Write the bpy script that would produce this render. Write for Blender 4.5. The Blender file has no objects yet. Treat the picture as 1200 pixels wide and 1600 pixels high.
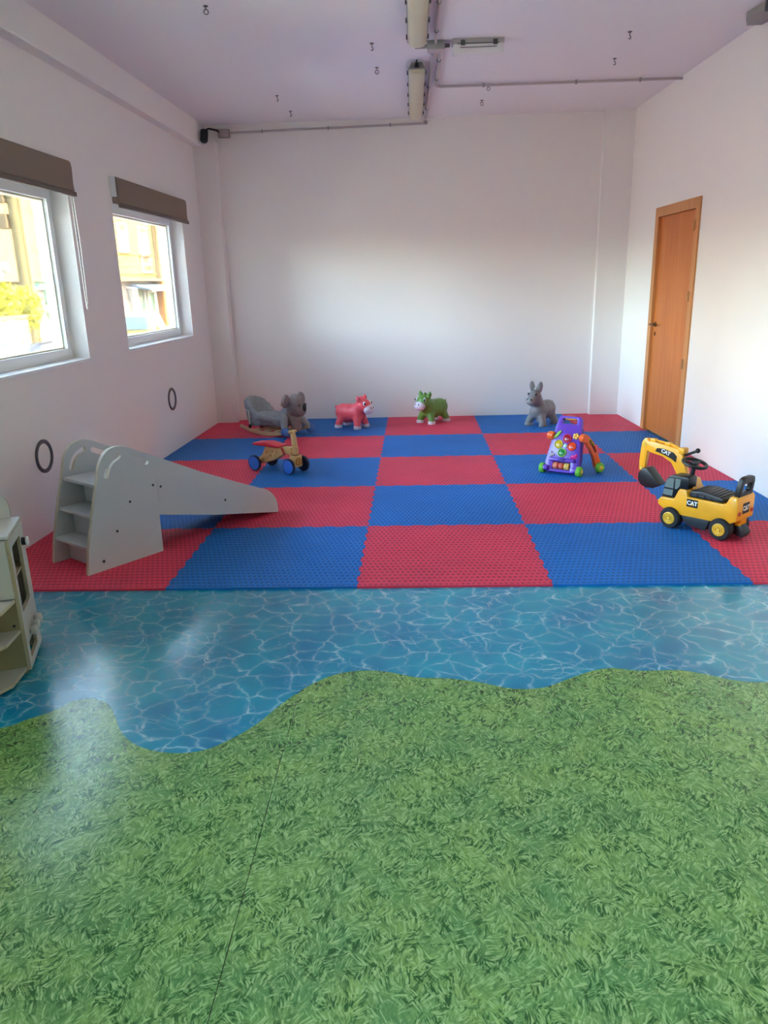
import bpy, bmesh, math, random
from mathutils import Vector, Matrix, Euler
random.seed(7)
S = bpy.context.scene
COL = S.collection
R = math.radians
PI = math.pi

# ------------------------------------------------------------------ camera
cam_d = bpy.data.cameras.new('camera'); cam = bpy.data.objects.new('camera', cam_d); COL.objects.link(cam)
S.camera = cam
F_PX, PITCH, YAW, ROLL = 1167.85, .29526, -.04455, -.02745
cam_d.sensor_fit = 'VERTICAL'; cam_d.sensor_height = 36.0; cam_d.lens = 36.0*F_PX/1600.0
cam_d.clip_start = .05; cam_d.clip_end = 300
_f = Vector((math.sin(YAW)*math.cos(PITCH), math.cos(YAW)*math.cos(PITCH), -math.sin(PITCH)))
_r = Vector((math.cos(YAW), -math.sin(YAW), 0)); _u = _r.cross(_f)
_c, _s = math.cos(ROLL), math.sin(ROLL)
_R = _c*_r + _s*_u; _U = -_s*_r + _c*_u
_m = Matrix((( _R.x, _U.x, -_f.x), (_R.y, _U.y, -_f.y), (_R.z, _U.z, -_f.z))).to_4x4()
_m.translation = Vector((.30855, -3.5600, 1.4936))
cam.matrix_world = _m

# ------------------------------------------------------------------ light, sky, exposure
W = bpy.data.worlds.new('sky'); S.world = W; W.use_nodes = True
wn = W.node_tree; wn.nodes.clear()
sky = wn.nodes.new('ShaderNodeTexSky'); sky.sky_type = 'NISHITA'; sky.sun_disc = False
sky.sun_elevation = R(42); sky.sun_rotation = R(80); sky.air_density = .8; sky.dust_density = 3.0; sky.ozone_density = 1.0
bg = wn.nodes.new('ShaderNodeBackground'); bg.inputs[1].default_value = 5.0
wo = wn.nodes.new('ShaderNodeOutputWorld')
haze = wn.nodes.new('ShaderNodeMix'); haze.data_type = 'RGBA'; haze.blend_type = 'MULTIPLY'; haze.inputs[0].default_value = 1; haze.inputs[7].default_value = (1, .93, .78, 1)   # pale, hazy afternoon sky
wn.links.new(sky.outputs[0], haze.inputs[6]); wn.links.new(haze.outputs[2], bg.inputs[0]); wn.links.new(bg.outputs[0], wo.inputs[0])
sun_d = bpy.data.lights.new('sun', 'SUN'); sun_d.energy = 5.2; sun_d.angle = R(.6); sun_d.color = (1, .78, .50)
sun = bpy.data.objects.new('sun', sun_d); COL.objects.link(sun)
sun.rotation_euler = Vector((.75, .12, .66)).to_track_quat('Z', 'Y').to_euler()
sun.location = (20, 0, 20)
S.view_settings.view_transform = 'Standard'; S.view_settings.look = 'None'
S.view_settings.gamma = 1; S.view_settings.use_curve_mapping = False
S.view_settings.exposure = 1.68
S.cycles.use_denoising = True
S.cycles.max_bounces = 16; S.cycles.diffuse_bounces = 12; S.cycles.glossy_bounces = 6; S.cycles.transparent_max_bounces = 16
S.cycles.sample_clamp_indirect = 12

# ------------------------------------------------------------------ materials
def lin(c):
    out = []
    for v in c:
        v = v/255.0
        out.append(v/12.92 if v <= .04045 else ((v+.055)/1.055)**2.4)
    return (*out, 1)
def mat(name, rgb, rough=.5, metal=0.0, spec=.5, bump=0, bscale=60, vary=0, vscale=8, coat=0):
    m = bpy.data.materials.new(name); m.use_nodes = True
    nt = m.node_tree; b = nt.nodes['Principled BSDF']
    b.inputs['Base Color'].default_value = lin(rgb); b.inputs['Roughness'].default_value = rough
    b.inputs['Metallic'].default_value = metal; b.inputs['Specular IOR Level'].default_value = spec
    b.inputs['Coat Weight'].default_value = coat
    tc = None
    if bump or vary: tc = nt.nodes.new('ShaderNodeTexCoord')
    if bump:
        n = nt.nodes.new('ShaderNodeTexNoise'); n.inputs['Scale'].default_value = bscale; n.inputs['Detail'].default_value = 4
        bp = nt.nodes.new('ShaderNodeBump'); bp.inputs['Strength'].default_value = bump; bp.inputs['Distance'].default_value = .01
        nt.links.new(tc.outputs['Object'], n.inputs['Vector']); nt.links.new(n.outputs[0], bp.inputs['Height'])
        nt.links.new(bp.outputs[0], b.inputs['Normal'])
    if vary:
        n = nt.nodes.new('ShaderNodeTexNoise'); n.inputs['Scale'].default_value = vscale; n.inputs['Detail'].default_value = 5
        hs = nt.nodes.new('ShaderNodeHueSaturation'); hs.inputs['Color'].default_value = lin(rgb)
        mr = nt.nodes.new('ShaderNodeMapRange'); mr.inputs[1].default_value = .3; mr.inputs[2].default_value = .7
        mr.inputs[3].default_value = 1-vary; mr.inputs[4].default_value = 1+vary
        nt.links.new(tc.outputs['Object'], n.inputs['Vector']); nt.links.new(n.outputs[0], mr.inputs[0])
        nt.links.new(mr.outputs[0], hs.inputs['Value']); nt.links.new(hs.outputs[0], b.inputs['Base Color'])
    return m
class NT:
    """small helper for node graphs"""
    def __init__(s, m): s.t = m.node_tree; s.n = s.t.nodes; s.l = s.t.links
    def new(s, kind, **kw):
        nd = s.n.new(kind)
        for k, v in kw.items(): setattr(nd, k, v)
        return nd
    def plug(s, sock, v):
        if isinstance(v, bpy.types.NodeSocket): s.l.new(v, sock)
        else: sock.default_value = v
    def math(s, op, a, b=0.0, c=0.0, clamp=False):
        nd = s.new('ShaderNodeMath', operation=op); nd.use_clamp = clamp
        s.plug(nd.inputs[0], a); s.plug(nd.inputs[1], b); s.plug(nd.inputs[2], c); return nd.outputs[0]
    def vmath(s, op, a, b=(0,0,0)):
        nd = s.new('ShaderNodeVectorMath', operation=op); s.plug(nd.inputs[0], a); s.plug(nd.inputs[1], b); return nd.outputs[0]
    def range(s, v, a, b, c=0.0, d=1.0, smooth=False):
        nd = s.new('ShaderNodeMapRange'); nd.interpolation_type = 'SMOOTHSTEP' if smooth else 'LINEAR'
        for i, x in enumerate((v, a, b, c, d)): s.plug(nd.inputs[i], x)
        return nd.outputs[0]
    def mix(s, f, a, b, blend='MIX'):
        nd = s.new('ShaderNodeMix', data_type='RGBA', blend_type=blend)
        s.plug(nd.inputs[0], f); s.plug(nd.inputs[6], a); s.plug(nd.inputs[7], b); return nd.outputs[2]
    def noise(s, vec, scale, detail=3, rough=.5, dist=0):
        nd = s.new('ShaderNodeTexNoise'); s.l.new(vec, nd.inputs['Vector'])
        nd.inputs['Scale'].default_value = scale; nd.inputs['Detail'].default_value = detail
        nd.inputs['Roughness'].default_value = rough; nd.inputs['Distortion'].default_value = dist; return nd
    def mapping(s, vec, scale=(1,1,1), loc=(0,0,0), rot=(0,0,0)):
        nd = s.new('ShaderNodeMapping'); s.l.new(vec, nd.inputs[0]); nd.inputs[1].default_value = loc
        nd.inputs[2].default_value = rot; nd.inputs[3].default_value = scale; return nd.outputs[0]
    def bump(s, h, strength, dist, prev=None):
        nd = s.new('ShaderNodeBump'); nd.inputs['Strength'].default_value = strength; nd.inputs['Distance'].default_value = dist
        s.l.new(h, nd.inputs['Height'])
        if prev is not None: s.l.new(prev, nd.inputs['Normal'])
        return nd.outputs[0]

def mat_foam(name, rgb):
    m = mat(name, rgb, .62, spec=.35); g = NT(m); b = g.n['Principled BSDF']
    tc = g.new('ShaderNodeTexCoord').outputs['Object']
    sp = g.new('ShaderNodeSeparateXYZ'); g.l.new(tc, sp.inputs[0])
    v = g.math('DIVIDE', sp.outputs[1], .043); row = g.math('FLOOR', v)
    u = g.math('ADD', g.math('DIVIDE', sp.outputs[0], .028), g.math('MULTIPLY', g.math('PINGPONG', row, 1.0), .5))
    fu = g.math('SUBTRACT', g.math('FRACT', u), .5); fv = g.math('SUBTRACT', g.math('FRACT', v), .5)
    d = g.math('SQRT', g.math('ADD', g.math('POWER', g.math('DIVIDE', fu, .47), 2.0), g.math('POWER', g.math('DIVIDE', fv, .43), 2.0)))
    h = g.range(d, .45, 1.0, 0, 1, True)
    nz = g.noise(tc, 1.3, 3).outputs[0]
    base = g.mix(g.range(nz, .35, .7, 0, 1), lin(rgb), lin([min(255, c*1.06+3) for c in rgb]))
    dark = g.mix(1.0, base, lin([205]*3), 'MULTIPLY')  # occlusion shade of the dimples, put into the base colour
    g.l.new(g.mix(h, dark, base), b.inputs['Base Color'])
    g.l.new(g.bump(h, .75, .004), b.inputs['Normal'])
    return m
def mat_water():
    m = mat('printed_water_vinyl', (26,122,150), .16, spec=.9); g = NT(m); b = g.n['Principled BSDF']
    tc = g.new('ShaderNodeTexCoord').outputs['Object']
    warp = g.noise(tc, 5.0, 2).outputs['Color']
    wv = g.vmath('MULTIPLY', g.vmath('SUBTRACT', warp, (.5,.5,.5)), (.17,.17,0))
    warp2 = g.noise(tc, 22.0, 2).outputs['Color']
    wv2 = g.vmath('MULTIPLY', g.vmath('SUBTRACT', warp2, (.5,.5,.5)), (.035,.035,0))
    p = g.vmath('ADD', g.vmath('ADD', tc, wv), wv2)
    def lines(scale, w, off):
        q = g.mapping(p, (1, 1.15, 1), off)
        vo = g.new('ShaderNodeTexVoronoi', feature='DISTANCE_TO_EDGE', voronoi_dimensions='2D'); g.l.new(q, vo.inputs['Vector'])
        vo.inputs['Scale'].default_value = scale
        return g.range(vo.outputs['Distance'], 0.0, w, 1, 0, True)
    a = lines(8.6, .075, (0,0,0)); a2 = lines(8.6, .26, (0,0,0)); c = lines(15.0, .075, (3.3,1.7,0))
    mod = g.range(g.noise(tc, 9, 2).outputs[0], .35, .65, .1, 1)
    mod2 = g.range(g.noise(tc, 4.3, 2).outputs[0], .5, .68, 0, .9)
    spark = g.range(g.noise(tc, 30, 2).outputs[0], .45, .75, .45, 1.0)
    f = g.math('MAXIMUM', g.math('MULTIPLY', a, mod), g.math('MULTIPLY', c, mod2), clamp=True)
    f = g.math('MULTIPLY', f, spark)
    deep = g.mix(g.range(g.noise(tc, 3.2, 4).outputs[0], .35, .68, 0, 1), lin((0,120,158)), lin((18,150,172)))
    deep = g.mix(g.math('MULTIPLY', a2, .24), deep, lin((70,170,196)))
    col = g.mix(g.math('MULTIPLY', f, .85), deep, lin((184,232,238)))
    g.l.new(col, b.inputs['Base Color'])
    rel = g.noise(tc, 46, 3, .6).outputs[0]
    g.l.new(g.bump(rel, .07, .006, g.bump(g.noise(tc, 9, 2).outputs[0], .04, .012)), b.inputs['Normal'])
    return m
def mat_grass():
    m = mat('printed_grass_vinyl', (100,150,90), .18, spec=.95); g = NT(m); b = g.n['Principled BSDF']
    tc = g.new('ShaderNodeTexCoord').outputs['Object']
    wv = g.vmath('MULTIPLY', g.vmath('SUBTRACT', g.noise(tc, 16, 1).outputs['Color'], (.5,.5,.5)), (.026,.026,0))
    p0 = g.vmath('ADD', tc, wv)
    def layer(cell, across, along, off, ang0):
        q = g.mapping(p0, (1,1,1), off)
        vo = g.new('ShaderNodeTexVoronoi', feature='F1', voronoi_dimensions='2D'); g.l.new(q, vo.inputs['Vector'])
        vo.inputs['Scale'].default_value = cell
        loc = g.vmath('SUBTRACT', q, vo.outputs['Position'])
        sep = g.new('ShaderNodeSeparateColor'); g.l.new(vo.outputs['Color'], sep.inputs[0])
        vr = g.new('ShaderNodeVectorRotate', rotation_type='Z_AXIS'); g.l.new(loc, vr.inputs['Vector'])
        g.l.new(g.math('ADD', g.math('MULTIPLY', g.math('SUBTRACT', sep.outputs[0], .5), 2.3), ang0), vr.inputs['Angle'])
        # blades fan out a little from the tuft
        s2 = g.new('ShaderNodeSeparateXYZ'); g.l.new(vr.outputs[0], s2.inputs[0])
        cx = g.math('DIVIDE', s2.outputs[0], g.math('ADD', 1.0, g.math('MULTIPLY', s2.outputs[1], 5.0)))
        cb = g.new('ShaderNodeCombineXYZ'); g.l.new(cx, cb.inputs[0]); g.l.new(s2.outputs[1], cb.inputs[1])
        g.l.new(g.math('MULTIPLY', sep.outputs[1], 9.0), cb.inputs[2])
        r = g.mapping(cb.outputs[0], (across, along, 1))
        return g.noise(r, 1.0, 2.0, .5, .10).outputs[0]
    l1 = layer(24, 150, 24, (0,0,0), 0.0); l2 = layer(31, 210, 34, (4.1,2.2,0), .3); l3 = layer(17, 120, 20, (1.3,7.7,0), -.3)
    tone = g.mix(g.range(g.noise(tc, 5.5, 4).outputs[0], .38, .64, 0, 1), lin((96,146,80)), lin((130,168,84)))
    col = g.mix(g.range(l1, .42, .60, 0, .9), g.mix(.5, tone, lin((80,130,66))), tone)
    col = g.mix(g.range(l2, .53, .64, 0, .72), col, lin((170,204,132)))
    col = g.mix(g.range(l3, .54, .66, 0, .6), col, lin((154,192,114)))
    darkm = g.math('MULTIPLY', g.range(g.math('MULTIPLY', l2, l1), .245, .190, 0, 1.0), g.range(g.noise(tc, 15, 2).outputs[0], .42, .56, .2, 1))
    col = g.mix(darkm, col, lin((38,88,32)))
    g.l.new(col, b.inputs['Base Color'])
    g.l.new(g.bump(g.noise(tc, 120, 3, .6).outputs[0], .16, .004), b.inputs['Normal'])
    return m
def mat_wood(name, c1, c2, rough=.45, axis=(1,1,.06), scale=34):
    m = mat(name, c1, rough); g = NT(m); b = g.n['Principled BSDF']
    tc = g.new('ShaderNodeTexCoord').outputs['Object']
    q = g.mapping(tc, axis)
    n = g.noise(q, scale, 5, .6, .4).outputs[0]
    big = g.noise(g.mapping(tc, (1,1,.1)), 5, 3).outputs[0]
    f = g.math('ADD', g.math('MULTIPLY', n, .65), g.math('MULTIPLY', big, .35))
    g.l.new(g.mix(g.range(f, .38, .62, 0, 1), lin(c1), lin(c2)), b.inputs['Base Color'])
    g.l.new(g.bump(n, .06, .003), b.inputs['Normal'])
    return m
def mat_glass():
    m = bpy.data.materials.new('window_glass'); m.use_nodes = True; g = NT(m); g.n.clear()
    o = g.new('ShaderNodeOutputMaterial'); t = g.new('ShaderNodeBsdfTransparent'); t.inputs[0].default_value = (.90,.93,.91,1)
    gl = g.new('ShaderNodeBsdfGlossy'); gl.inputs['Roughness'].default_value = .02
    fr = g.new('ShaderNodeFresnel'); fr.inputs[0].default_value = 1.45
    mx = g.new('ShaderNodeMixShader'); g.l.new(g.math('MULTIPLY', fr.outputs[0], .9), mx.inputs[0]); g.l.new(t.outputs[0], mx.inputs[1]); g.l.new(gl.outputs[0], mx.inputs[2])
    g.l.new(mx.outputs[0], o.inputs[0]); return m

M_WALL = mat('white_wall_paint', (236,231,228), .7, spec=.3, bump=.12, bscale=90)
M_CEIL = mat('white_ceiling_paint', (234,229,231), .8, spec=.2, bump=.1, bscale=70)
M_FRAME = mat('white_window_frame', (232,234,234), .35)
M_GLASS = mat_glass()
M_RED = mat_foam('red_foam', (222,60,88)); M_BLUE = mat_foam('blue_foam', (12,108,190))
M_WATER = mat_water(); M_GRASS = mat_grass()
M_SUB = mat('screed', (120,120,118), .9)
M_DOOR = mat_wood('beech_veneer', (188,104,44), (204,122,58))
M_DOORF = mat_wood('beech_frame', (198,134,78), (208,146,90))
M_HINGE = mat('coppery_hinge', (176,122,74), .4, metal=.3)
M_BRASS = mat('aged_brass', (120,88,52), .35, metal=.9)
M_BLIND = mat('taupe_blind_fabric', (142,126,112), .9, spec=.1, bump=.15, bscale=300)
M_BLINDBAR = mat('taupe_bottom_bar', (112,98,88), .7)
M_CHAIN = mat('white_plastic_chain', (225,222,215), .4)
M_RING = mat('dark_grey_ring', (92,84,88), .5)
M_GREYP = mat('grey_plastic', (150,146,142), .5)
M_DGREY = mat('dark_grey_metal', (86,84,84), .5)
M_DIFF = mat('cream_diffuser', (204,196,166), .35, vary=.03)
M_CLEAR = mat('pale_grey_diffuser', (226,220,222), .3)
M_PVC = mat('conduit_grey_pvc', (182,172,172), .45)
M_BLACK = mat('black_plastic', (18,18,20), .4)
M_STEEL = mat('zinc_steel', (110,106,108), .4, metal=.7)
M_SLIDE = mat('white_laminate', (184,186,188), .4, vary=.015)
M_PLY = mat_wood('pale_plywood_edge', (178,168,146), (196,188,166), .6)
M_CREAM = mat('cream_laminate', (214,206,178), .5)
M_BOLT = mat('dark_bolt', (30,30,40), .4)

# ------------------------------------------------------------------ mesh helpers
I4 = Matrix.Identity(4)
def T(x, y, z): return Matrix.Translation((x, y, z))
def RX(a): return Matrix.Rotation(R(a), 4, 'X')
def RY(a): return Matrix.Rotation(R(a), 4, 'Y')
def RZ(a): return Matrix.Rotation(R(a), 4, 'Z')
class B:
    def __init__(s): s.bm = bmesh.new()
    def _xf(s, vs, M):
        if M is not None: bmesh.ops.transform(s.bm, matrix=M, verts=vs)
    def box(s, x0, x1, y0, y1, z0, z1, bevel=0, M=None, seg=2):
        r = bmesh.ops.create_cube(s.bm, size=1); vs = r['verts']
        bmesh.ops.transform(s.bm, matrix=T((x0+x1)/2, (y0+y1)/2, (z0+z1)/2) @ Matrix.Diagonal((x1-x0, y1-y0, z1-z0, 1)), verts=vs)
        if bevel:
            es = list({e for v in vs for e in v.link_edges})
            rr = bmesh.ops.bevel(s.bm, geom=es, offset=bevel, segments=seg, affect='EDGES', profile=.5)
            vs = list({v for f in rr['faces'] for v in f.verts} | {v for v in vs if v.is_valid})
        s._xf(vs, M); return s
    def cone(s, p0, p1, r0, r1=None, n=16, M=None, caps=True):
        r1 = r0 if r1 is None else r1
        p0, p1 = Vector(p0), Vector(p1); d = p1-p0
        r = bmesh.ops.create_cone(s.bm, cap_ends=caps, segments=n, radius1=r0, radius2=r1, depth=d.length)
        m = T(*((p0+p1)/2)) @ d.to_track_quat('Z', 'Y').to_matrix().to_4x4()
        bmesh.ops.transform(s.bm, matrix=m if M is None else M @ m, verts=r['verts']); return s
    def ell(s, c, r, rot=None, M=None, n=16):
        rr = bmesh.ops.create_uvsphere(s.bm, u_segments=n, v_segments=max(6, n*2//3), radius=1)
        m = T(*c)
        if rot is not None: m = m @ rot
        m = m @ Matrix.Diagonal((r[0], r[1], r[2], 1))
        bmesh.ops.transform(s.bm, matrix=m if M is None else M @ m, verts=rr['verts']); return s
    def cap(s, p0, p1, r0, r1=None, n=16, M=None):
        r1 = r0 if r1 is None else r1
        s.cone(p0, p1, r0, r1, n, M); s.ell(p0, (r0,)*3, M=M, n=n); s.ell(p1, (r1,)*3, M=M, n=n); return s
    def lathe(s, prof, p, axis, n=24, M=None, caps=True):
        """prof: list of (radius, height) along axis from p"""
        q = Vector(axis).to_track_quat('Z', 'Y').to_matrix().to_4x4(); m = T(*p) @ q
        if M is not None: m = M @ m
        rings = []
        for r, h in prof:
            if r < 1e-6: rings.append([s.bm.verts.new(m @ Vector((0, 0, h)))])
            else: rings.append([s.bm.verts.new(m @ Vector((r*math.cos(2*PI*i/n), r*math.sin(2*PI*i/n), h))) for i in range(n)])
        for a, b in zip(rings, rings[1:]):
            if len(a) == 1 and len(b) == 1: continue
            for i in range(n):
                j = (i+1) % n
                if len(a) == 1: s.bm.faces.new((a[0], b[i], b[j]))
                elif len(b) == 1: s.bm.faces.new((a[i], a[j], b[0]))
                else: s.bm.faces.new((a[i], a[j], b[j], b[i]))
        for rg, fl in ((rings[0], True), (rings[-1], False)):
            if caps and len(rg) > 1: s.bm.faces.new(rg[::-1] if fl else rg)
        return s
    def torus(s, c, axis, Rr, r, n=32, k=8, M=None, flat=1.0):
        q = Vector(axis).to_track_quat('Z', 'Y').to_matrix().to_4x4(); m = T(*c) @ q
        if M is not None: m = M @ m
        g = [[s.bm.verts.new(m @ Vector(((Rr+r*math.cos(b))*math.cos(a), (Rr+r*math.cos(b))*math.sin(a), r*flat*math.sin(b))))
              for b in (2*PI*j/k for j in range(k))] for a in (2*PI*i/n for i in range(n))]
        for i in range(n):
            for j in range(k):
                s.bm.faces.new((g[i][j], g[(i+1) % n][j], g[(i+1) % n][(j+1) % k], g[i][(j+1) % k]))
        return s
    def tube(s, pts, r, n=8, M=None, closed=False):
        pts = [Vector(p) for p in pts]; rings = []; N = len(pts); nrm = None
        for i, p in enumerate(pts):
            if closed: d = pts[(i+1) % N]-pts[i-1]
            else: d = pts[min(i+1, N-1)]-pts[max(i-1, 0)]
            d.normalize()
            if nrm is None: nrm = d.orthogonal().normalized()
            nrm = (nrm-d*nrm.dot(d)).normalized(); bn = d.cross(nrm)
            rr = r[i] if isinstance(r, (list, tuple)) else r
            vs = []
            for k in range(n):
                a = 2*PI*k/n; v = p+nrm*(rr*math.cos(a))+bn*(rr*math.sin(a))
                vs.append(s.bm.verts.new(M @ v if M is not None else v))
            rings.append(vs)
        for a, b in list(zip(rings, rings[1:])) + ([(rings[-1], rings[0])] if closed else []):
            for k in range(n): s.bm.faces.new((a[k], a[(k+1) % n], b[(k+1) % n], b[k]))
        if not closed: s.bm.faces.new(rings[0][::-1]); s.bm.faces.new(rings[-1])
        return s
    def prism(s, outer, holes, w0, w1, fr, side_mat=None, bevel=0):
        """2-D outline (u,v) with holes, extruded from w0 to w1; fr(u,v,w)->xyz"""
        t = bmesh.new(); loops = [outer]+list(holes or [])
        for lp in loops:
            vs = [t.verts.new((p[0], p[1], 0)) for p in lp]
            for i in range(len(vs)): t.edges.new((vs[i], vs[(i+1) % len(vs)]))
        if holes: bmesh.ops.triangle_fill(t, use_beauty=True, use_dissolve=False, edges=t.edges[:], normal=(0, 0, 1))
        else: t.faces.new(t.verts[:])
        bmesh.ops.recalc_face_normals(t, faces=t.faces[:])
        for f in t.faces:
            if f.normal.z < 0: f.normal_flip()
        n0 = len(s.bm.faces)
        lo = {}; hi = {}
        for v in t.verts:
            lo[v] = s.bm.verts.new(fr(v.co.x, v.co.y, w0)); hi[v] = s.bm.verts.new(fr(v.co.x, v.co.y, w1))
        newf = []
        for f in t.faces:
            newf.append(s.bm.faces.new([hi[v] for v in f.verts])); newf.append(s.bm.faces.new([lo[v] for v in reversed(f.verts)]))
        for e in t.edges:
            if len(e.link_faces) == 1:
                f = e.link_faces[0]; a, b = e.verts
                vl = list(f.verts); ia = vl.index(a)
                if vl[(ia+1) % len(vl)] != b: a, b = b, a
                nf = s.bm.faces.new((lo[a], lo[b], hi[b], hi[a])); newf.append(nf)
                if side_mat is not None: nf.material_index = side_mat
        bmesh.ops.recalc_face_normals(s.bm, faces=newf)
        if bevel:
            es = [e for f in newf for e in f.edges if e.is_valid and len(e.link_faces) == 2 and e.calc_face_angle(0) > .9]
            bmesh.ops.bevel(s.bm, geom=list(set(es)), offset=bevel, segments=2, affect='EDGES', profile=.5)
        t.free(); return s
XZ = lambda u, v, w: (u, w, v)
XY = lambda u, v, w: (u, v, w)
YZ = lambda u, v, w: (w, u, v)
def rect(a, b, c, d): return [(a, c), (b, c), (b, d), (a, d)]
def rrect(a, b, c, d, r, n=5):
    out = []
    for cx, cy, a0 in ((b-r, c+r, -90), (b-r, d-r, 0), (a+r, d-r, 90), (a+r, c+r, 180)):
        for i in range(n+1):
            t = R(a0+90*i/n); out.append((cx+r*math.cos(t), cy+r*math.sin(t)))
    return out
def circ(cx, cy, r, n=20, ry=None): return [(cx+r*math.cos(2*PI*i/n), cy+(ry or r)*math.sin(2*PI*i/n)) for i in range(n)]

def obj(name, b, m, parent=None, smooth=35, label=None, kind=None):
    me = bpy.data.meshes.new(name); b.bm.to_mesh(me); b.bm.free()
    for mm in (m if isinstance(m, (list, tuple)) else [m]): me.materials.append(mm)
    if smooth:
        me.polygons.foreach_set('use_smooth', [True]*len(me.polygons)); me.set_sharp_from_angle(angle=R(smooth))
    o = bpy.data.objects.new(name, me); COL.objects.link(o)
    if parent is not None: o.parent = parent
    if label: o['label'] = label
    if kind: o['kind'] = kind
    return o
def tag(o, label, cat, group=None):
    o['label'] = label; o['category'] = cat
    if group: o['group'] = group
    return o
def thing(name, label, cat, loc=(0, 0, 0), rz=0, group=None):
    o = bpy.data.objects.new(name, None); o.empty_display_size = .1; COL.objects.link(o)
    o.location = loc; o.rotation_euler = (0, 0, R(rz)); tag(o, label, cat, group); return o
def struct(name, b, m, loc=None, rz=None, smooth=0):
    o = obj(name, b, m, None, smooth); o['kind'] = 'structure'
    if loc: o.location = loc
    if rz is not None: o.rotation_euler = (0, 0, rz)
    return o
def copy_tree(o, parent=None):
    c = o.copy(); COL.objects.link(c); c.parent = parent
    for ch in list(o.children): copy_tree(ch, c)
    return c
def organic(name, b, m, parent, voxel=.012, it=6, label=None):
    """fuse overlapping shapes into one continuous skin"""
    me = bpy.data.meshes.new(name); b.bm.to_mesh(me); b.bm.free()
    tmp = bpy.data.objects.new('tmp', me); COL.objects.link(tmp)
    rm = tmp.modifiers.new('r', 'REMESH'); rm.mode = 'VOXEL'; rm.voxel_size = voxel
    sm = tmp.modifiers.new('s', 'SMOOTH'); sm.iterations = it; sm.factor = .5
    dg = bpy.context.evaluated_depsgraph_get(); dg.update()
    out = bpy.data.meshes.new_from_object(tmp.evaluated_get(dg)); out.name = name
    bpy.data.objects.remove(tmp)
    out.materials.clear(); out.materials.append(m)
    out.polygons.foreach_set('use_smooth', [True]*len(out.polygons))
    o = bpy.data.objects.new(name, out); COL.objects.link(o); o.parent = parent
    if label: o['label'] = label
    return o
def text_mesh(body, size, depth, extra=0.0):
    cu = bpy.data.curves.new('t', 'FONT'); cu.body = body; cu.size = size; cu.extrude = depth; cu.offset = extra
    cu.align_x = 'CENTER'; cu.align_y = 'CENTER'
    tmp = bpy.data.objects.new('t', cu); COL.objects.link(tmp)
    dg = bpy.context.evaluated_depsgraph_get(); dg.update()
    me = bpy.data.meshes.new_from_object(tmp.evaluated_get(dg)); bpy.data.objects.remove(tmp); return me
def lettering(name, body, size, m, parent, M, label, depth=.0008, extra=0.0):
    me = text_mesh(body, size, depth, extra); me.transform(M); me.materials.clear(); me.materials.append(m)
    o = bpy.data.objects.new(name, me); COL.objects.link(o); o.parent = parent; o['label'] = label; return o

# ------------------------------------------------------------------ room shell
LO = (-1.97, 4.9, 0); LA = -math.atan(.0235)      # left wall: local x into the room, local y towards the back
RO = (2.682, 3.27, 0); RA = math.atan(.035)       # right wall: room is on its -x side
LW = lambda y: -1.97-(4.9-y)*.0235
RW = lambda y: 2.682-(y-3.27)*.035
YB, YF, H = 5.10, -7.0, 3.15
WIN = [(-2.28, -.55), (-4.75, -3.02)]
WZ = (1.04, 2.20)
FILL_GLZ = [(-7.22, -6.1), (-9.8, -8.2)]; GZ = (.9, 2.3)      # unseen glazing added in the left wall for fill light, beside and behind the camera

PLAN = [(LW(YF-.25)-.17, YF-.25), (3.4, YF-.25), (3.0, YB+.25), (LW(YB+.25)-.17, YB+.25)]
b = B().prism(PLAN, None, -.25, -.004, XY)
floor = struct('floor', b, M_SUB)
edge = [(-2.16,-1.34),(-1.9,-1.36),(-1.5,-1.37),(-1.201,-1.263),(-1.133,-1.209),(-1.064,-1.154),(-1.02,-1.087),(-.96,-1.062),(-.899,-1.079),(-.845,-1.13),(-.807,-1.19),
 (-.744,-1.292),(-.659,-1.369),(-.546,-1.41),(-.438,-1.403),(-.363,-1.351),(-.274,-1.242),(-.205,-1.106),(-.125,-.981),(-.034,-.892),(.067,-.857),
 (.171,-.863),(.3,-.911),(.426,-.922),(.549,-.953),(.667,-1.002),(.79,-.994),(.9,-.927),(1.014,-.862),(1.094,-.847),(1.189,-.869),(1.34,-.866),(1.428,-.897),(1.531,-.948),(1.645,-.963),(2.0,-.95),(2.4,-1.0),(3.0,-.98)]
def smooth_curve(pts, n=4):
    out = []
    for i in range(len(pts)-1):
        p0 = pts[max(i-1, 0)]; p1 = pts[i]; p2 = pts[i+1]; p3 = pts[min(i+2, len(pts)-1)]
        for k in range(n):
            t = k/n
            out.append(tuple(.5*(2*p1[j]+(p2[j]-p0[j])*t+(2*p0[j]-5*p1[j]+4*p2[j]-p3[j])*t*t+(3*p1[j]-p0[j]-3*p2[j]+p3[j])*t**3) for j in (0, 1)))
    return out+[pts[-1]]
ec = smooth_curve(edge)
SEAM = -.15
obj('water_vinyl', B().prism([(-2.0, YB+.05)]+[(x, y+.0012) for x, y in ec]+[(3.0, YB+.05)], None, -.004, 0, XY), M_WATER, floor, 0, 'blue vinyl printed with rippling water')
ecl = [p for p in ec if p[0] < SEAM-.0010]; ecr = [p for p in ec if p[0] > SEAM+.0010]
ys = -1.03
obj('grass_vinyl', B().prism([(-2.25, YF-.1)]+[(SEAM-.0010, YF-.1), (SEAM-.0010, ys)]+ecl[::-1], None, -.004, 0, XY), M_GRASS, floor, 0, 'green vinyl printed with grass, left of the seam')
obj('grass_vinyl', B().prism([(SEAM+.0010, YF-.1), (3.0, YF-.1)]+ecr[::-1]+[(SEAM+.0010, ys)], None, -.004, 0, XY), M_GRASS, floor, 0, 'green vinyl printed with grass, right of the seam')

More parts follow.
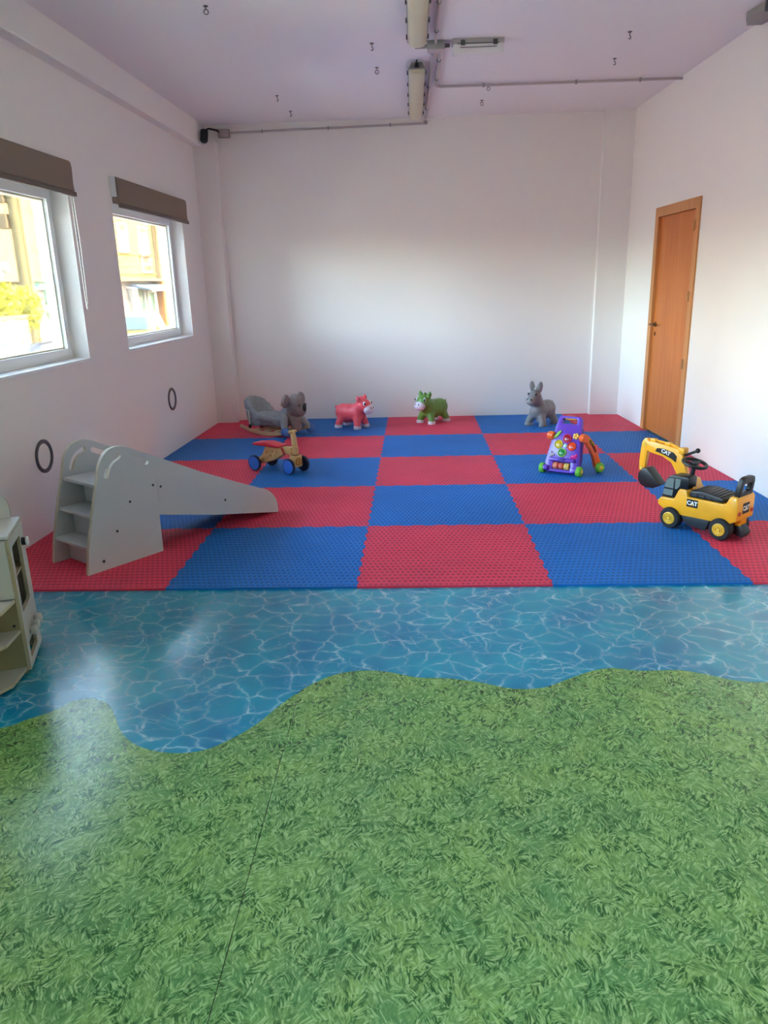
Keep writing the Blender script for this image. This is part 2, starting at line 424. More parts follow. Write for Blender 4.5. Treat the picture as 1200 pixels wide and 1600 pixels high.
ceiling = struct('ceiling', B().prism(PLAN, None, H, H+.25, XY), M_CEIL)
holes = [rect(a, c, *WZ) for a, c in WIN]+[rect(a, c, *GZ) for a, c in FILL_GLZ]
wall_left = struct('wall_left', B().prism(rect(YF-5.15, .42, -.1, H+.1), holes, -.19, 0, YZ), M_WALL, LO, LA)
# doorway in the right wall: local y along the wall
DY0, DY1, DZ = -.145, .91, 2.12
wall_right = struct('wall_right', B().prism([(YF-3.8, -.1), (DY0, -.1), (DY0, DZ), (DY1, DZ), (DY1, -.1), (2.3, -.1), (2.3, H+.1), (YF-3.8, H+.1)], None, 0, .25, YZ), M_WALL, RO, RA)
wall_back = struct('wall_back', B().box(-2.12, 3.0, YB, YB+.25, -.1, H+.1), M_WALL)
SHOP = []
wall_front = struct('wall_front', B().prism(rect(-2.4, 3.4, -.1, H+.1), [rect(a, c, .12, 2.55) for a, c in SHOP] or None, YF-.25, YF, XZ), M_WALL)
struct('trim_1', B().box(-2.05, -1.738, 4.955, YB+.05, -.02, 2.98, .006), M_WALL)
struct('trim_2', B().box(2.305, 2.75, 5.035, YB+.05, -.02, H+.05, .006), M_WALL)
struct('trim_3', B().box(-.12, .095, YF-5.0, .35, 2.925, H+.06, .012), M_WALL, LO, LA)

def window(n, y0, y1):
    z0, z1 = WZ; d0, d1 = -.19, -.125
    fr = struct('window_%d' % n, B().prism(rect(y0, y1, z0, z1), [rect(y0+.04, y1-.04, z0+.035, z1-.05)], d0, d1, YZ), M_FRAME, LO, LA)
    obj('sash', B().prism(rect(y0+.042, y1-.042, z0+.037, z1-.052), [rect(y0+.085, y1-.085, z0+.075, z1-.092)], d0+.012, d1+.012, YZ), M_FRAME, fr, 0)
    obj('glazing_bead', B().prism(rect(y0+.0845, y1-.0845, z0+.0745, z1-.0915), [rect(y0+.097, y1-.097, z0+.086, z1-.104)], d0+.02, d0+.05, YZ), M_CREAM, fr, 0)
    obj('pane', B().box(d0+.02, d0+.028, y0+.08, y1-.08, z0+.07, z1-.085), M_GLASS, fr, 0)
    obj('sill', B().box(-.12, .012, y0-.004, y1+.004, z0-.018, z0+.002, .003), M_FRAME, fr, 0)
    return fr
for i, (a, c) in enumerate(WIN): window(i+1, a, c)
for i, (a, c) in enumerate(FILL_GLZ):
    fr = struct('window_%d' % (3+i), B().prism(rect(a, c, *GZ), [rect(a+.06, c-.06, GZ[0]+.06, GZ[1]-.06)], -.16, -.09, YZ), M_FRAME, LO, LA)  # unseen window, added to let more fill light into the room
    obj('pane', B().box(-.13, -.122, a+.055, c-.055, GZ[0]+.055, GZ[1]-.055), M_GLASS, fr, 0)
for i, (a, c) in enumerate(SHOP):
    fr = struct('window_%d' % (5+i), B().prism(rect(a, c, .12, 2.55), [rect(a+.06, c-.06, .18, 2.49)], YF-.16, YF-.09, XZ), M_FRAME)
    obj('pane', B().box(a+.055, c-.055, YF-.13, YF-.122, .175, 2.495), M_GLASS, fr, 0)
for a, c, WZ in [(a, c, WZ) for a, c in WIN]+[(a, c, GZ) for a, c in FILL_GLZ]:      # sky portals: only guide the sampling of the sky through the openings
    ld = bpy.data.lights.new('window_portal', 'AREA'); ld.shape = 'RECTANGLE'; ld.size = WZ[1]-WZ[0]; ld.size_y = c-a; ld.cycles.is_portal = True
    lo = bpy.data.objects.new('window_portal', ld); COL.objects.link(lo)
    lo.matrix_world = T(*LO) @ Matrix.Rotation(LA, 4, 'Z') @ T(-.2, (a+c)/2, sum(WZ)/2) @ Matrix.Rotation(-PI/2, 4, 'Y')
for a, c in SHOP:
    ld = bpy.data.lights.new('window_portal', 'AREA'); ld.shape = 'RECTANGLE'; ld.size = c-a; ld.size_y = 2.43; ld.cycles.is_portal = True
    lo = bpy.data.objects.new('window_portal', ld); COL.objects.link(lo)
    lo.matrix_world = T((a+c)/2, YF-.27, 1.33) @ Matrix.Rotation(PI/2, 4, 'X')

# door (hinges on the near side, handle towards the back corner)
door = struct('door_1', B().prism([(DY0, .0), (DY0+.085, .0), (DY0+.085, DZ-.085), (DY1-.085, DZ-.085), (DY1-.085, .0), (DY1, .0), (DY1, DZ), (DY0, DZ)], None, -.014, .12, YZ, None), M_DOORF, RO, RA)
leaf = obj('door_leaf', B().box(.012, .052, DY0+.088, DY1-.088, .022, DZ-.088, .002), M_DOOR, door, 0)
obj('door_stop', B().box(.053, .12, DY0+.086, DY0+.11, 0, DZ-.086).box(.053, .12, DY1-.11, DY1-.086, 0, DZ-.086).box(.053, .2, DY0+.11, DY1-.11, 0, DZ-.086), M_DOORF, door, 0)
hb = B().lathe([(.026, 0), (.026, .006), (.022, .009), (0, .009)], (.012, DY1-.15, 1.055), (-1, 0, 0), 20)
hb.cone((.004, DY1-.15, 1.055), (-.045, DY1-.15, 1.055), .009, n=12)
hb.cap((-.045, DY1-.145, 1.055), (-.047, DY1-.265, 1.052), .0095, .0075, 12)
obj('door_handle', hb, M_BRASS, leaf)
obj('keyhole_plate', B().lathe([(.02, 0), (.02, .004), (.012, .006), (0, .006)], (.012, DY1-.15, .965), (-1, 0, 0), 18), M_BRASS, leaf)
for z in (.756, 1.328, 1.90):
    obj('hinge', B().cone((-.016, DY0+.088, z-.045), (-.016, DY0+.088, z+.045), .008, n=10).box(-.0165, -.014, DY0+.06, DY0+.09, z-.04, z+.04), M_HINGE, door)

# ------------------------------------------------------------------ foam play mat (25 interlocking tiles)
mat_root = thing('play_mat', 'checkerboard play mat of red and blue interlocking foam tiles covering the back floor', 'play mat', (0, 0, 0))
def teeth(n=14, amp=.0065):
    pts = [(0, 0)]
    p = 1.0/n
    for i in range(n):
        a = i*p; s = amp if i % 2 == 0 else -amp
        if i == 0: pts += [(.035, 0), (.045, s)]
        else: pts += [(a+.010, s)]
        if i == n-1: pts += [(.955, s), (.965, 0)]
        else: pts += [(a+p-.010, s)]
    return pts+[(1, 0)]
TE = teeth()
def yback(x): return 4.952 if x < -1.735 else (5.032 if x > 2.302 else YB-.003)
for c in range(-2, 3):
    for r in range(5):
        g = .0007
        def ex(X, sgn):   # vertical border at column X, going up in y
            if X == -2: return [(max(LW(r), LW(r+1))+.004 if False else LW(r)+.004, r+g), (LW(min(r+1, 4.95))+.004, min(r+1-g, 4.95))]
            if X == 3: return [(RW(r)-.004, r+g), (RW(min(r+1, 5.03))-.004, min(r+1-g, 5.03))]
            if r == 4: return [(X+d+sgn*g, 4+t) for t, d in TE[:-1]]+[(X+sgn*g, YB-.003)]
            return [(X+d+sgn*g, r+t) for t, d in TE]
        def ey(Y, sgn):   # horizontal border at row Y, going up in x
            x0 = c if c > -2 else LW(Y)+.004; x1 = c+1 if c < 2 else RW(Y)-.004
            if Y == 0: return [(x0, 0), (x1, 0)]
            if Y == 5: return None
            return [(c+t, Y+d+sgn*g) for t, d in TE if x0+.0 <= c+t <= x1 or (c > -2 and c < 2)]
        L = ex(c, 1); Rr = ex(c+1, -1); Bm = ey(r, 1); Tp = ey(r+1, -1)
        if Tp is None:
            if c == -2: Tp = [(-1.734, 4.95), (-1.734, YB-.003)]
            elif c == 2: Tp = [(2.301, YB-.003), (2.301, 5.03)]
            else: Tp = []
        poly = L[:1]+[p for p in Bm if L[0][0]+.002 < p[0] < Rr[0][0]-.002]+Rr+[p for p in reversed(Tp) if (c in (-2, 2) and r == 4) or L[-1][0]+.002 < p[0] < Rr[-1][0]-.002]+L[:0:-1]
        q = []
        for p in poly:
            if not q or (abs(p[0]-q[-1][0])+abs(p[1]-q[-1][1])) > 1e-4: q.append(p)
        red = (c+r) % 2 == 0
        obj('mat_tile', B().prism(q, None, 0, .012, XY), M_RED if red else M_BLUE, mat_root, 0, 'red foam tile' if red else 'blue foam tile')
ZM = .012

# ------------------------------------------------------------------ blinds
def blind(y0, y1, label, cord):
    t = thing('roller_blind', label, 'blind', LO, 0, 'rolled-up taupe blinds'); t.rotation_euler = (0, 0, LA)
    prof = [(.004, 2.345), (.045, 2.347), (.062, 2.335), (.066, 2.30), (.062, 2.20), (.066, 2.155), (.004, 2.155)]
    obj('blind_fabric', B().prism([(p[0], p[1]) for p in prof], None, y0+.012, y1-.012, lambda u, v, w: (u, w, v), None, .003), M_BLIND, t)
    obj('bottom_bar', B().box(.05, .076, y0+.006, y1-.006, 2.122, 2.152, .006), M_BLINDBAR, t)
    for y in (y0-.006, y1-.006):
        obj('bracket', B().box(.002, .05, y, y+.012, 2.20, 2.35, .003), M_FRAME, t, 0)
    if cord:
        yc = y1-.03
        n = B()
        pts = [(.035, yc+.012, 2.2), (.036, yc+.014, 1.8), (.04, yc+.010, 1.42)]; pts2 = [(.05, yc+.012, 2.2), (.054, yc+.018, 1.8), (.05, yc+.014, 1.42)]
        n.tube(pts, .0022, 6); n.tube(pts2, .0022, 6)
        ch = obj('cord', n, M_CHAIN, t)
        obj('cord_ring', B().torus((.045, yc+.012, 1.40), (1, .25, 0), .016, .0045, 20, 8), M_CHAIN, ch)
    else:
        obj('cord', B().tube([(.035, y0+.02, 2.2), (.035, y0+.02, 2.13)], .0022, 6), M_CHAIN, t)
    return t
blind(-4.78, -3.03, 'taupe roller blind above the nearer window at the left edge, with a long pull cord', True)
blind(-2.28, -.555, 'taupe roller blind above the farther left window, nearest the back corner, short pull cord', False)

for y, z, lab in ((-3.872, .502, 'dark grey round ring on the left wall above the slide steps'), (-1.40, .502, 'dark grey round ring on the left wall under the farther window')):
    t = tag(obj('wall_ring', B().lathe([(.083, 0), (.107, 0), (.107, .007), (.101, .011), (.089, .011), (.083, .007), (.083, 0)], (0, 0, 0), (1, 0, 0), 40, caps=False), M_RING), lab, 'ring', 'round rings on the left wall')
    t.rotation_euler = (0, 0, LA); t.location = Vector(LO)+Matrix.Rotation(LA, 3, 'Z') @ Vector((0.0005, y, z))

# ------------------------------------------------------------------ ceiling fittings
def batten(y0, y1, label, ends):
    t = thing('batten_light', label, 'ceiling light', (.365, (y0+y1)/2, H), 0, 'enclosed batten lights on the ceiling')
    L = (y1-y0)/2
    prof = lambda w0, w1, z0, z1: [(-w0, z0), (w0, z0), (w1, z1), (-w1, z1)]
    obj('housing', B().prism(prof(.045, .066, -.002, -.05), None, -L+.03, L-.03, XZ, None, .006), M_GREYP, t)
    obj('rim', B().box(-.070, .070, -L, L, -.058, -.046, .004), M_GREYP, t)
    sec = [(-.064, -.056), (.064, -.056), (.060, -.078), (.045, -.092), (.02, -.098), (-.02, -.098), (-.045, -.092), (-.060, -.078)]
    b = B(); st = [(-L+.004, .80), (-L+.035, .97), (-L+.07, 1), (L-.07, 1), (L-.035, .97), (L-.004, .80)]
    rings = [[b.bm.verts.new((x*k, y, -.056+(z+.056)*k)) for x, z in sec] for y, k in st]
    for a, c in zip(rings, rings[1:]):
        for i in range(8): b.bm.faces.new((a[i], a[(i+1) % 8], c[(i+1) % 8], c[i]))
    b.bm.faces.new(rings[0][::-1]); b.bm.faces.new(rings[-1]); bmesh.ops.recalc_face_normals(b.bm, faces=b.bm.faces[:])
    obj('diffuser', b, M_DIFF, t, 50)
    for k in range(5):
        for s in (-1, 1):
            y = -L+.12+k*(2*L-.24)/4
            obj('clip', B().box(s*.072-.006, s*.072+.006, y-.012, y+.012, -.066, -.040, .002), M_DGREY, t, 0)
    for e in ends: obj('cable_gland', B().cone((0, e*(L-.03), -.03), (0, e*(L+.04), -.028), .018, .012, 12).tube([(0, e*(L+.03), -.028), (.0, e*(L+.08), -.016)], .006), M_BLACK if e < 0 else M_GREYP, t)
    return t
batten(3.02, 4.72, 'farther enclosed batten light with cream diffuser, black cable gland at its near end', (-1,))
batten(.78, 2.36, 'nearer enclosed batten light with cream diffuser, cut by the top of the frame', (1,))
t = thing('junction_box', 'small grey junction box on the ceiling between the batten lights', 'junction box', (.50, 2.56, H))
obj('box', B().box(-.062, .062, -.05, .05, -.055, 0, .006), M_GREYP, t); obj('lid', B().box(-.058, .058, -.046, .046, -.062, -.054, .003), M_PVC, t)
obj('gland', B().cone((-.062, 0, -.028), (-.15, 0, -.03), .014, .012, 12), M_GREYP, t)
obj('gland', B().cone((.062, 0, -.028), (.10, 0, -.028), .014, .012, 12), M_DGREY, t)
t = thing('emergency_light', 'small clear emergency light beside the ceiling junction box', 'emergency light', (.80, 2.56, H), 1)
obj('base', B().box(-.185, .185, -.052, .052, -.032, 0, .006), M_PVC, t)
obj('cover', B().prism([(-.054, -.032), (.054, -.032), (.042, -.098), (-.042, -.098)], None, -.18, .18, lambda u, v, w: (w, u, v), None, .01), M_CLEAR, t)
obj('reflector_line', B().box(-.13, .13, -.0565, -.0535, -.060, -.056).box(-.15, .15, -.0545, -.0520, -.036, -.031), M_DGREY, t, 0)
for x in (-.11, .12): obj('clip', B().box(x-.016, x+.016, -.060, -.050, -.045, -.012, .002), M_DGREY, t, 0)

def conduit(label, runs, clips, r=.011, group=None):
    t = thing('conduit', label, 'conduit', (0, 0, 0))
    for pts in runs: obj('pipe', B().tube(pts, r, 10), M_PVC, t)
    for c, ax in clips: obj('pipe_clip', B().torus(c, ax, r+.002, .005, 14, 6, flat=2.0), M_GREYP, t)
    return t
zc = H-.021
bend = [(.535+.06*(1-math.cos(R(a))), 3.70+.06*math.sin(R(a)), zc) for a in range(0, 91, 15)]
conduit('grey pipe running across the ceiling to the right wall', [[(.535, 2.61, zc)]+bend+[(1.6, 3.775, zc), (RW(3.8)-.002, 3.79, zc)]],
        [((.535, 2.95, zc), (0, 1, 0)), ((.535, 3.5, zc), (0, 1, 0)), ((.95, 3.765, zc), (1, 0, 0)), ((1.75, 3.778, zc), (1, 0, 0)), ((2.3, 3.785, zc), (1, 0, 0))])
conduit('grey pipe beside the farther batten light, turning along the top of the back wall', [[(.478, 2.61, zc), (.478, 3.6, zc), (.470, 4.955, zc-.002)], [(.425, YB-.02, H-.06), (-1.60, YB-.02, H-.085)]],
        [((.478, 2.75, zc), (0, 1, 0)), ((.474, 3.75, zc), (0, 1, 0)), ((.470, 4.6, zc), (0, 1, 0)), ((.1, YB-.02, H-.064), (1, 0, 0)), ((-.55, YB-.02, H-.072), (1, 0, 0)), ((-1.25, YB-.02, H-.081), (1, 0, 0))])
conduit('grey pipe beside the nearer batten light at the top of the frame', [[(.497, 2.51, zc), (.495, 2.0, zc), (.492, .5, zc)]], [((.496, 2.25, zc), (0, 1, 0)), ((.494, 1.7, zc), (0, 1, 0))], .009)
t = thing('elbow_box', 'little grey pipe elbow where ceiling meets the back wall, below the far batten light', 'pipe elbow', (.468, YB-.03, H-.035))
obj('elbow', B().tube([(0, -.07, .015), (0, -.02, .008), (0, 0, -.02), (-.03, .012, -.026)], .015, 10), M_PVC, t)
obj('screw_cap', B().lathe([(.02, 0), (.02, .012), (.012, .018), (0, .018)], (0, -.012, -.02), (0, -1, -.4), 14), M_GREYP, t)
# camera and its box in the left back corner
t = thing('junction_box', 'small grey junction box high in the left back corner behind the black camera', 'junction box', (-1.655, YB-.001, H-.09))
obj('box', B().box(-.06, .06, -.05, 0, -.04, .04, .006), M_GREYP, t); obj('lid', B().box(-.055, .055, -.056, -.049, -.035, .035, .003), M_PVC, t)
t = thing('security_camera', 'black camera on a short arm high in the left back corner', 'camera', (-1.80, 4.90, H-.115))
cbm = B().lathe([(.0, 0), (.036, .002), (.040, .012), (.040, .105), (.034, .118), (0, .12)], (-.012, -.02, .03), (-.08, -.22, -1), 20)
obj('camera_body', cbm, M_BLACK, t)
obj('lens', B().lathe([(.026, 0), (.024, .006), (0, .008)], (-.021, -.046, -.087), (-.08, -.22, -1), 16), mat('camera_lens', (40,42,48), .1), t)
obj('arm', B().tube([(-.005, -.01, .03), (.02, .03, .05), (.085, .12, .048), (.10, .16, .035)], .010, 8), M_BLACK, t)
t = thing('ceiling_bracket', 'grey metal fitting in the upper right corner where ceiling meets right wall', 'bracket', (2.64, 2.16, H), 8)
obj('plate', B().prism([(.07, -.18), (.07, .14), (-.03, .16), (-.10, .05), (-.10, -.18)], None, -.05, 0, XY, None, .006), M_GREYP, t)
obj('lip', B().box(-.105, .07, -.185, -.165, -.066, 0, .004), M_DGREY, t)
obj('bolt', B().cone((0, -.12, -.05), (0, -.12, -.066), .014, n=8), M_DGREY, t)
# hooks
HK = [(-.93,1.665,0,'ring hook alone at the upper left of the ceiling'),(.041,2.536,1,'plain hook left of the junction box, nearer of the pair'),(.049,3.164,0,'ring hook left of the farther batten light'),
      (-.889,3.944,1,'plain hook on the left of the ceiling, nearer of its pair'),(-.868,4.588,1,'plain hook near the back wall on the left of the ceiling'),(.999,3.842,0,'ring hook hanging just beside the right-hand pipe'),
      (.994,4.428,0,'ring hook between the right-hand pipe and the back wall'),(1.862,2.514,1,'plain hook at the right of the ceiling, nearer of its pair'),(1.925,3.177,1,'plain hook at the right of the ceiling, just before the pipe')]
for x, y, k, lab in HK:
    t = thing('ceiling_hook', lab, 'hook', (x, y, H), 20 if k else 10, 'steel hooks in the ceiling'); t.scale = (.62,)*3
    obj('plate', B().lathe([(.024, 0), (.024, .006), (.010, .010), (0, .010)], (0, 0, 0), (0, 0, -1), 16), M_STEEL, t)
    if k == 0:
        obj('shank', B().cone((0, 0, -.008), (0, 0, -.03), .005, n=8), M_STEEL, t)
        obj('ring', B().torus((0, 0, -.052), (0, 1, 0), .022, .0045, 22, 8), M_STEEL, t)
    else:
        obj('hook', B().tube([(0, 0, -.005), (0, 0, -.03), (.006, 0, -.045), (.016, 0, -.055), (.012, 0, -.07), (-.002, 0, -.074), (-.012, 0, -.066)], .0055, 8), M_STEEL, t)

# ------------------------------------------------------------------ wooden slide
t = thing('toy_slide', 'white wooden toddler slide with three steps by the left wall', 'slide', (-1.484, .184, ZM), 54)
SL = smooth_curve([(.132,.512),(.150,.580),(.180,.631),(.222,.664),(.280,.672),(.335,.658),(.393,.629)], 4)
tipc = smooth_curve([(1.27,.213),(1.35,.178),(1.405,.128),(1.432,.07),(1.437,.0)], 4)
outline = [(0, 0), (.025, .141), (.082, .353)]+SL+[(.52, .566), (.82, .415), (1.07, .300)]+tipc+[(.897, .119), (.492, .224), (.490, 0)]
def arcslot(pts, w):
    L = []; Rr = []
    for i, p in enumerate(pts):
        a = pts[max(i-1, 0)]; c = pts[min(i+1, len(pts)-1)]; dx, dy = c[0]-a[0], c[1]-a[1]; n = math.hypot(dx, dy)
        L.append((p[0]-dy/n*w, p[1]+dx/n*w)); Rr.append((p[0]+dy/n*w, p[1]-dx/n*w))
    def capend(c, a0):
        return [(c[0]+w*math.cos(a0-k*PI/5), c[1]+w*math.sin(a0-k*PI/5)) for k in range(1, 5)]
    d = (pts[-1][0]-pts[-2][0], pts[-1][1]-pts[-2][1]); a_end = math.atan2(d[1], d[0])+PI/2
    d2 = (pts[1][0]-pts[0][0], pts[1][1]-pts[0][1]); a_st = math.atan2(d2[1], d2[0])-PI/2
    return L+capend(pts[-1], a_end)+Rr[::-1]+capend(pts[0], a_st)
slot1 = arcslot(smooth_curve([(.186,.522),(.206,.566),(.236,.598),(.276,.617)], 3), .0150)
slot2 = arcslot([(.335, .603), (.445, .550)], .0160)
hol = [slot1, slot2]
obj('side_panel', B().prism(outline, hol, 0, .024, XZ, 1), [M_SLIDE, M_PLY], t, 0, 'near side panel')
obj('side_panel', B().prism(outline, hol, .354, .378, XZ, 1), [M_SLIDE, M_PLY], t, 0, 'far side panel')
for i, (s0, s1, z) in enumerate(((.030, .165, .150), (.078, .255, .315), (.128, .40, .480))):
    obj('step', B().prism(rect(s0, s1, z-.018, z), None, .0245, .3535, XZ, None, .002), [M_SLIDE], t, 0)
    obj('riser', B().box((.10, .155, .245)[i], (.118, .173, .263)[i], .0245, .3535, (0.0, .151, .316)[i], z-.0185), M_SLIDE, t, 0)
obj('chute', B().prism([(.40, .482), (1.30, .085), (1.405, .018), (1.40, .006), (1.29, .071), (.40, .466)], None, .0245, .3535, XZ), M_SLIDE, t, 0)
for y, s in ((0, -1), (.378, 1)):
    for bx, bz in ((.102,.054),(.207,.201),(.31,.348),(.471,.409),(.521,.389),(.985,.195)):
        obj('bolt', B().lathe([(.0075, 0), (.0075, .002), (.004, .0035), (0, .0035)], (bx, y, bz), (0, s, 0), 12), M_BOLT, t)
obj('panel_joint', B().box(.497, .4985, -.0006, .0, .30, .44).box(.4975, .5125, -.0006, 0, .2995, .301), M_GREYP, t, 0)

# ------------------------------------------------------------------ play kitchen cut by the left edge
M_KIT = mat('off_white_board', (186,182,172), .45, vary=.015); M_KITE = mat('birch_edge', (176,164,138), .6); M_OLIVE = mat('khaki_board', (140,130,96), .6)
t = thing('play_kitchen', 'off-white wooden play kitchen with open end shelves, cut by the left edge', 'play kitchen', (-1.284, -.855, 0), 108.1-90)
# local: +y along the front panel (away from camera), -x into the kitchen, +x out of the front
XA, YA = -.62, .285
fp = rect(0, YA, .012, .578)
obj('front_panel', B().prism(fp, [rrect(.035, .205, .255, .535, .012), rrect(.040, .200, .048, .118, .012)], -.014, 0, lambda u, v, w: (w, u, v), 1), [M_KIT, M_KITE], t, 0)
obj('oven_shelf', B().box(-.25, -.016, .016, YA-.016, .385, .395), M_KITE, t, 0)
obj('inner_back', B().box(-.27, -.255, .016, YA-.016, .02, .56), M_KIT, t, 0)
obj('side_panel', B().box(XA, -.0145, YA-.014, YA, .0, .575), M_KIT, t, 0)
obj('end_panel', B().box(XA, -.0145, 0, .014, .0, .575), M_OLIVE, t, 0, 'khaki end panel')
obj('upper_board', B().prism([(XA,.335),(-.014,.335),(-.014,.577),(-.055,.577),(-.055,.612),(XA,.612)], None, -.012, -.0005, XZ), M_KIT, t, 0)
obj('worktop', B().box(XA, -.001, .0, YA, .579, .592, .002), M_KIT, t, 0)
obj('splashback', B().prism([(XA, .592), (-.035, .592), (-.035, .65), (-.045, .682), (-.072, .70), (-.11, .705), (XA, .705)], None, YA-.014, YA-.002, XZ, 1), [M_KIT, M_KITE], t, 0)
for z, dd in ((.328, .20), (.195, .21), (.028, .225)):
    obj('shelf', B().prism([(-.016, -.001), (-.045-.0, -dd*.62), (-.10, -dd*.88), (-.20, -dd*1.1), (XA, -dd*1.25), (XA, -.001)], None, z-.014, z, XY, 1), [M_KIT, M_KITE], t, 0)
for y, z in ((.088, .150), (.145, .152), (.205, .155)):
    k = obj('knob', B().cone((0, y, z), (.012, y, z), .010, n=12).lathe([(.019, 0), (.021, .004), (.021, .016), (.018, .020), (0, .020)], (.011, y, z), (1, 0, 0), 20), M_KIT, t)
hn = obj('oven_handle', B().cone((0, .232, .497), (.016, .232, .497), .017, n=16), M_BLACK, t)
obj('handle_cap', B().lathe([(.018, 0), (.019, .006), (.016, .011), (0, .011)], (.016, .232, .497), (1, 0, 0), 16), M_FRAME, hn)
for x, z in ((-.03, .555), (-.03, .35)): obj('bolt', B().lathe([(.006, 0), (.006, .002), (0, .003)], (-.07, -.016, z), (0, -1, 0), 10), M_BOLT, t)
obj('bolt', B().lathe([(.006, 0), (.006, .002), (0, .003)], (-.035, 0, .215), (0, -1, 0), 10), M_BOLT, t)

# ------------------------------------------------------------------ ride-on excavator
M_YEL = mat('yellow_plastic', (250,176,28), .35, coat=.2); M_YELD = mat('yellow_wheel_hub', (236,190,60), .4)
M_TYRE = mat('black_tyre_plastic', (30,30,32), .55); M_CABG = mat('grey_green_cab_glass', (112,126,122), .3)
M_DARKP = mat('charcoal_plastic', (48,50,52), .5); M_WHITEP = mat('white_print', (240,240,238), .5); M_REDP = mat('red_lens', (196,64,40), .3)
t = thing('ride_on_excavator', 'yellow and black ride-on toy excavator with raised digger arm near the right wall', 'toy excavator', (2.155, .712, ZM), 130.5); t.scale = (.95,)*3
WR = .070
for x in (0, .335):
    for s in (-1, 1):
        w = obj('wheel', B().lathe([(.034, -.030), (.062, -.030), (WR, -.020), (WR, .020), (.062, .030), (.034, .030)], (x, s*.095, WR), (0, s, 0), 32), M_TYRE, t)
        obj('tread', B().torus((x, s*.095, WR), (0, 1, 0), WR-.0035, .003, 32, 6, flat=5), M_TYRE, w)
        obj('hub', B().lathe([(.040, 0), (.040, .006), (.034, .009), (.030, .004), (.014, .004), (.012, .012), (0, .013)], (x, s*.124, WR), (0, s, 0), 24), M_YELD, w, 40)
        obj('lug', B().torus((x, s*.131, WR), (0, 1, 0), .022, .004, 10, 5), M_YELD, w)
chas = [(-.055,.115),(.05,.105),(.28,.098),(.40,.120),(.436,.142),(.436,.168),(.417,.192),(.325,.196),(.300,.255),(.288,.268),(.246,.270),(.232,.226),(.0,.228),(-.018,.238),(-.040,.284),(-.082,.284),(-.092,.265),(-.092,.135)]
obj('chassis', B().prism(chas, None, -.105, .105, XZ, None, .008), M_YEL, t, 40)
obj('axle_block', B().box(-.045, .045, -.06, .06, .05, .112, .008).box(.29, .38, -.06, .06, .05, .112, .008), M_DARKP, t)
obj('foot_board', B().prism([(.075,.105),(.10,.035),(.235,.045),(.275,.105)], None, -.10, .10, XZ, None, .005), M_DARKP, t)
obj('tail_wheel_guard', B().prism([(-.045,.10),(-.06,.03),(-.105,.02),(-.125,.055),(-.09,.10)], None, -.035, .035, XZ, None, .006), M_DARKP, t)
for y in (-.03, -.015, 0, .015, .03): obj('grille_rib', B().box(-.088, -.05, y-.005, y+.005, .09, .135, .002), M_YEL, t, 0)
seat = obj('seat', B().prism([(.005,.229),(.228,.227),(.222,.268),(.14,.280),(.02,.262),(.0,.248)], None, -.098, .098, XZ, None, .010), M_BLACK, t, 40)
for k in range(8): obj('seat_rib', B().box(.018+k*.025, .028+k*.025, -.088, .088, .262+.0022*k if k < 5 else .276-.003*(k-5), .270+.0022*k if k < 5 else .282-.003*(k-5), .002), M_DARKP, seat, 0)
for k in range(4): obj('side_rib', B().box(.03+k*.048, .066+k*.048, .097, .101, .238, .254, .002), M_DARKP, seat, 0)
obj('backrest', B().prism([(-.085,.255),(.085,.255),(.082,.36),(.068,.392),(.04,.402),(-.04,.402),(-.068,.392),(-.082,.36)][::1], [rrect(-.048, .048, .305, .358, .012)], -.082, -.050, lambda u, v, w: (w-(v-.28)*.12, u, v), None, .005), M_BLACK, t, 40)
cab = obj('cab', B().prism([(.416,.196),(.392,.315),(.375,.335),(.345,.348),(.245,.352),(.234,.335),(.236,.27),(.290,.268),(.302,.256),(.328,.197)], None, .0, .100, XZ, None, .008), M_BLACK, t, 40)
obj('cab_window', B().prism([(.399,.262),(.386,.312),(.366,.326),(.334,.326),(.336,.262)], None, .0985, .1015, XZ, None, .001), M_CABG, cab, 0)
obj('cab_window', B().prism([(.326,.262),(.326,.328),(.290,.330),(.292,.285),(.312,.262)], None, .0985, .1015, XZ, None, .001), M_CABG, cab, 0)
obj('cab_window', B().prism([(.406,.212),(.400,.252),(.336,.252),(.340,.212)], None, .0985, .1015, XZ, None, .001), M_CABG, cab, 0)
obj('windscreen', B().prism([(.015,.22),(.085,.22),(.082,.318),(.018,.318)], None, 0, .003, lambda u, v, w: (.4165-(v-.196)*.205+w, u, v), None), M_CABG, cab, 0)
obj('bonnet', B().prism([(.246,.262),(.30,.262),(.40,.19),(.425,.19),(.425,.24),(.37,.315),(.27,.315)], None, -.104, -.004, XZ, None, .010), M_YEL, t, 40)
obj('console', B().prism([(.226,.262),(.31,.262),(.305,.325),(.262,.325)], None, -.05, .05, XZ, None, .008), M_YEL, t, 40)
# boom, stick and bucket
BY = -.045
boom = [(.330,.305),(.395,.305),(.402,.335),(.440,.392),(.505,.424),(.604,.438),(.652,.466),(.660,.490),(.640,.510),(.60,.513),(.505,.504),(.400,.490),(.372,.470),(.350,.400),(.328,.345)]
bo = obj('boom', B().prism(boom, None, BY-.022, BY+.022, XZ, None, .006), M_YEL, t, 40)
bp_ = [(.405,.400),(.440,.420),(.520,.445),(.560,.452),(.548,.476),(.500,.478),(.425,.462),(.402,.440)]
pl = obj('boom_panel', B().prism(bp_, None, BY+.0215, BY+.0245, XZ, None, .001), M_BLACK, bo, 0, 'black panel')
obj('hydraulic_ram', B().cone((.36, BY, .478), (.47, BY, .512), .010, n=12).cone((.47, BY, .512), (.60, BY, .524), .006, n=10), M_YEL, bo)
obj('ram_bracket', B().box(.46, .50, BY-.014, BY+.014, .495, .522, .004).box(.57, .61, BY-.014, BY+.014, .505, .532, .004), M_YEL, bo)
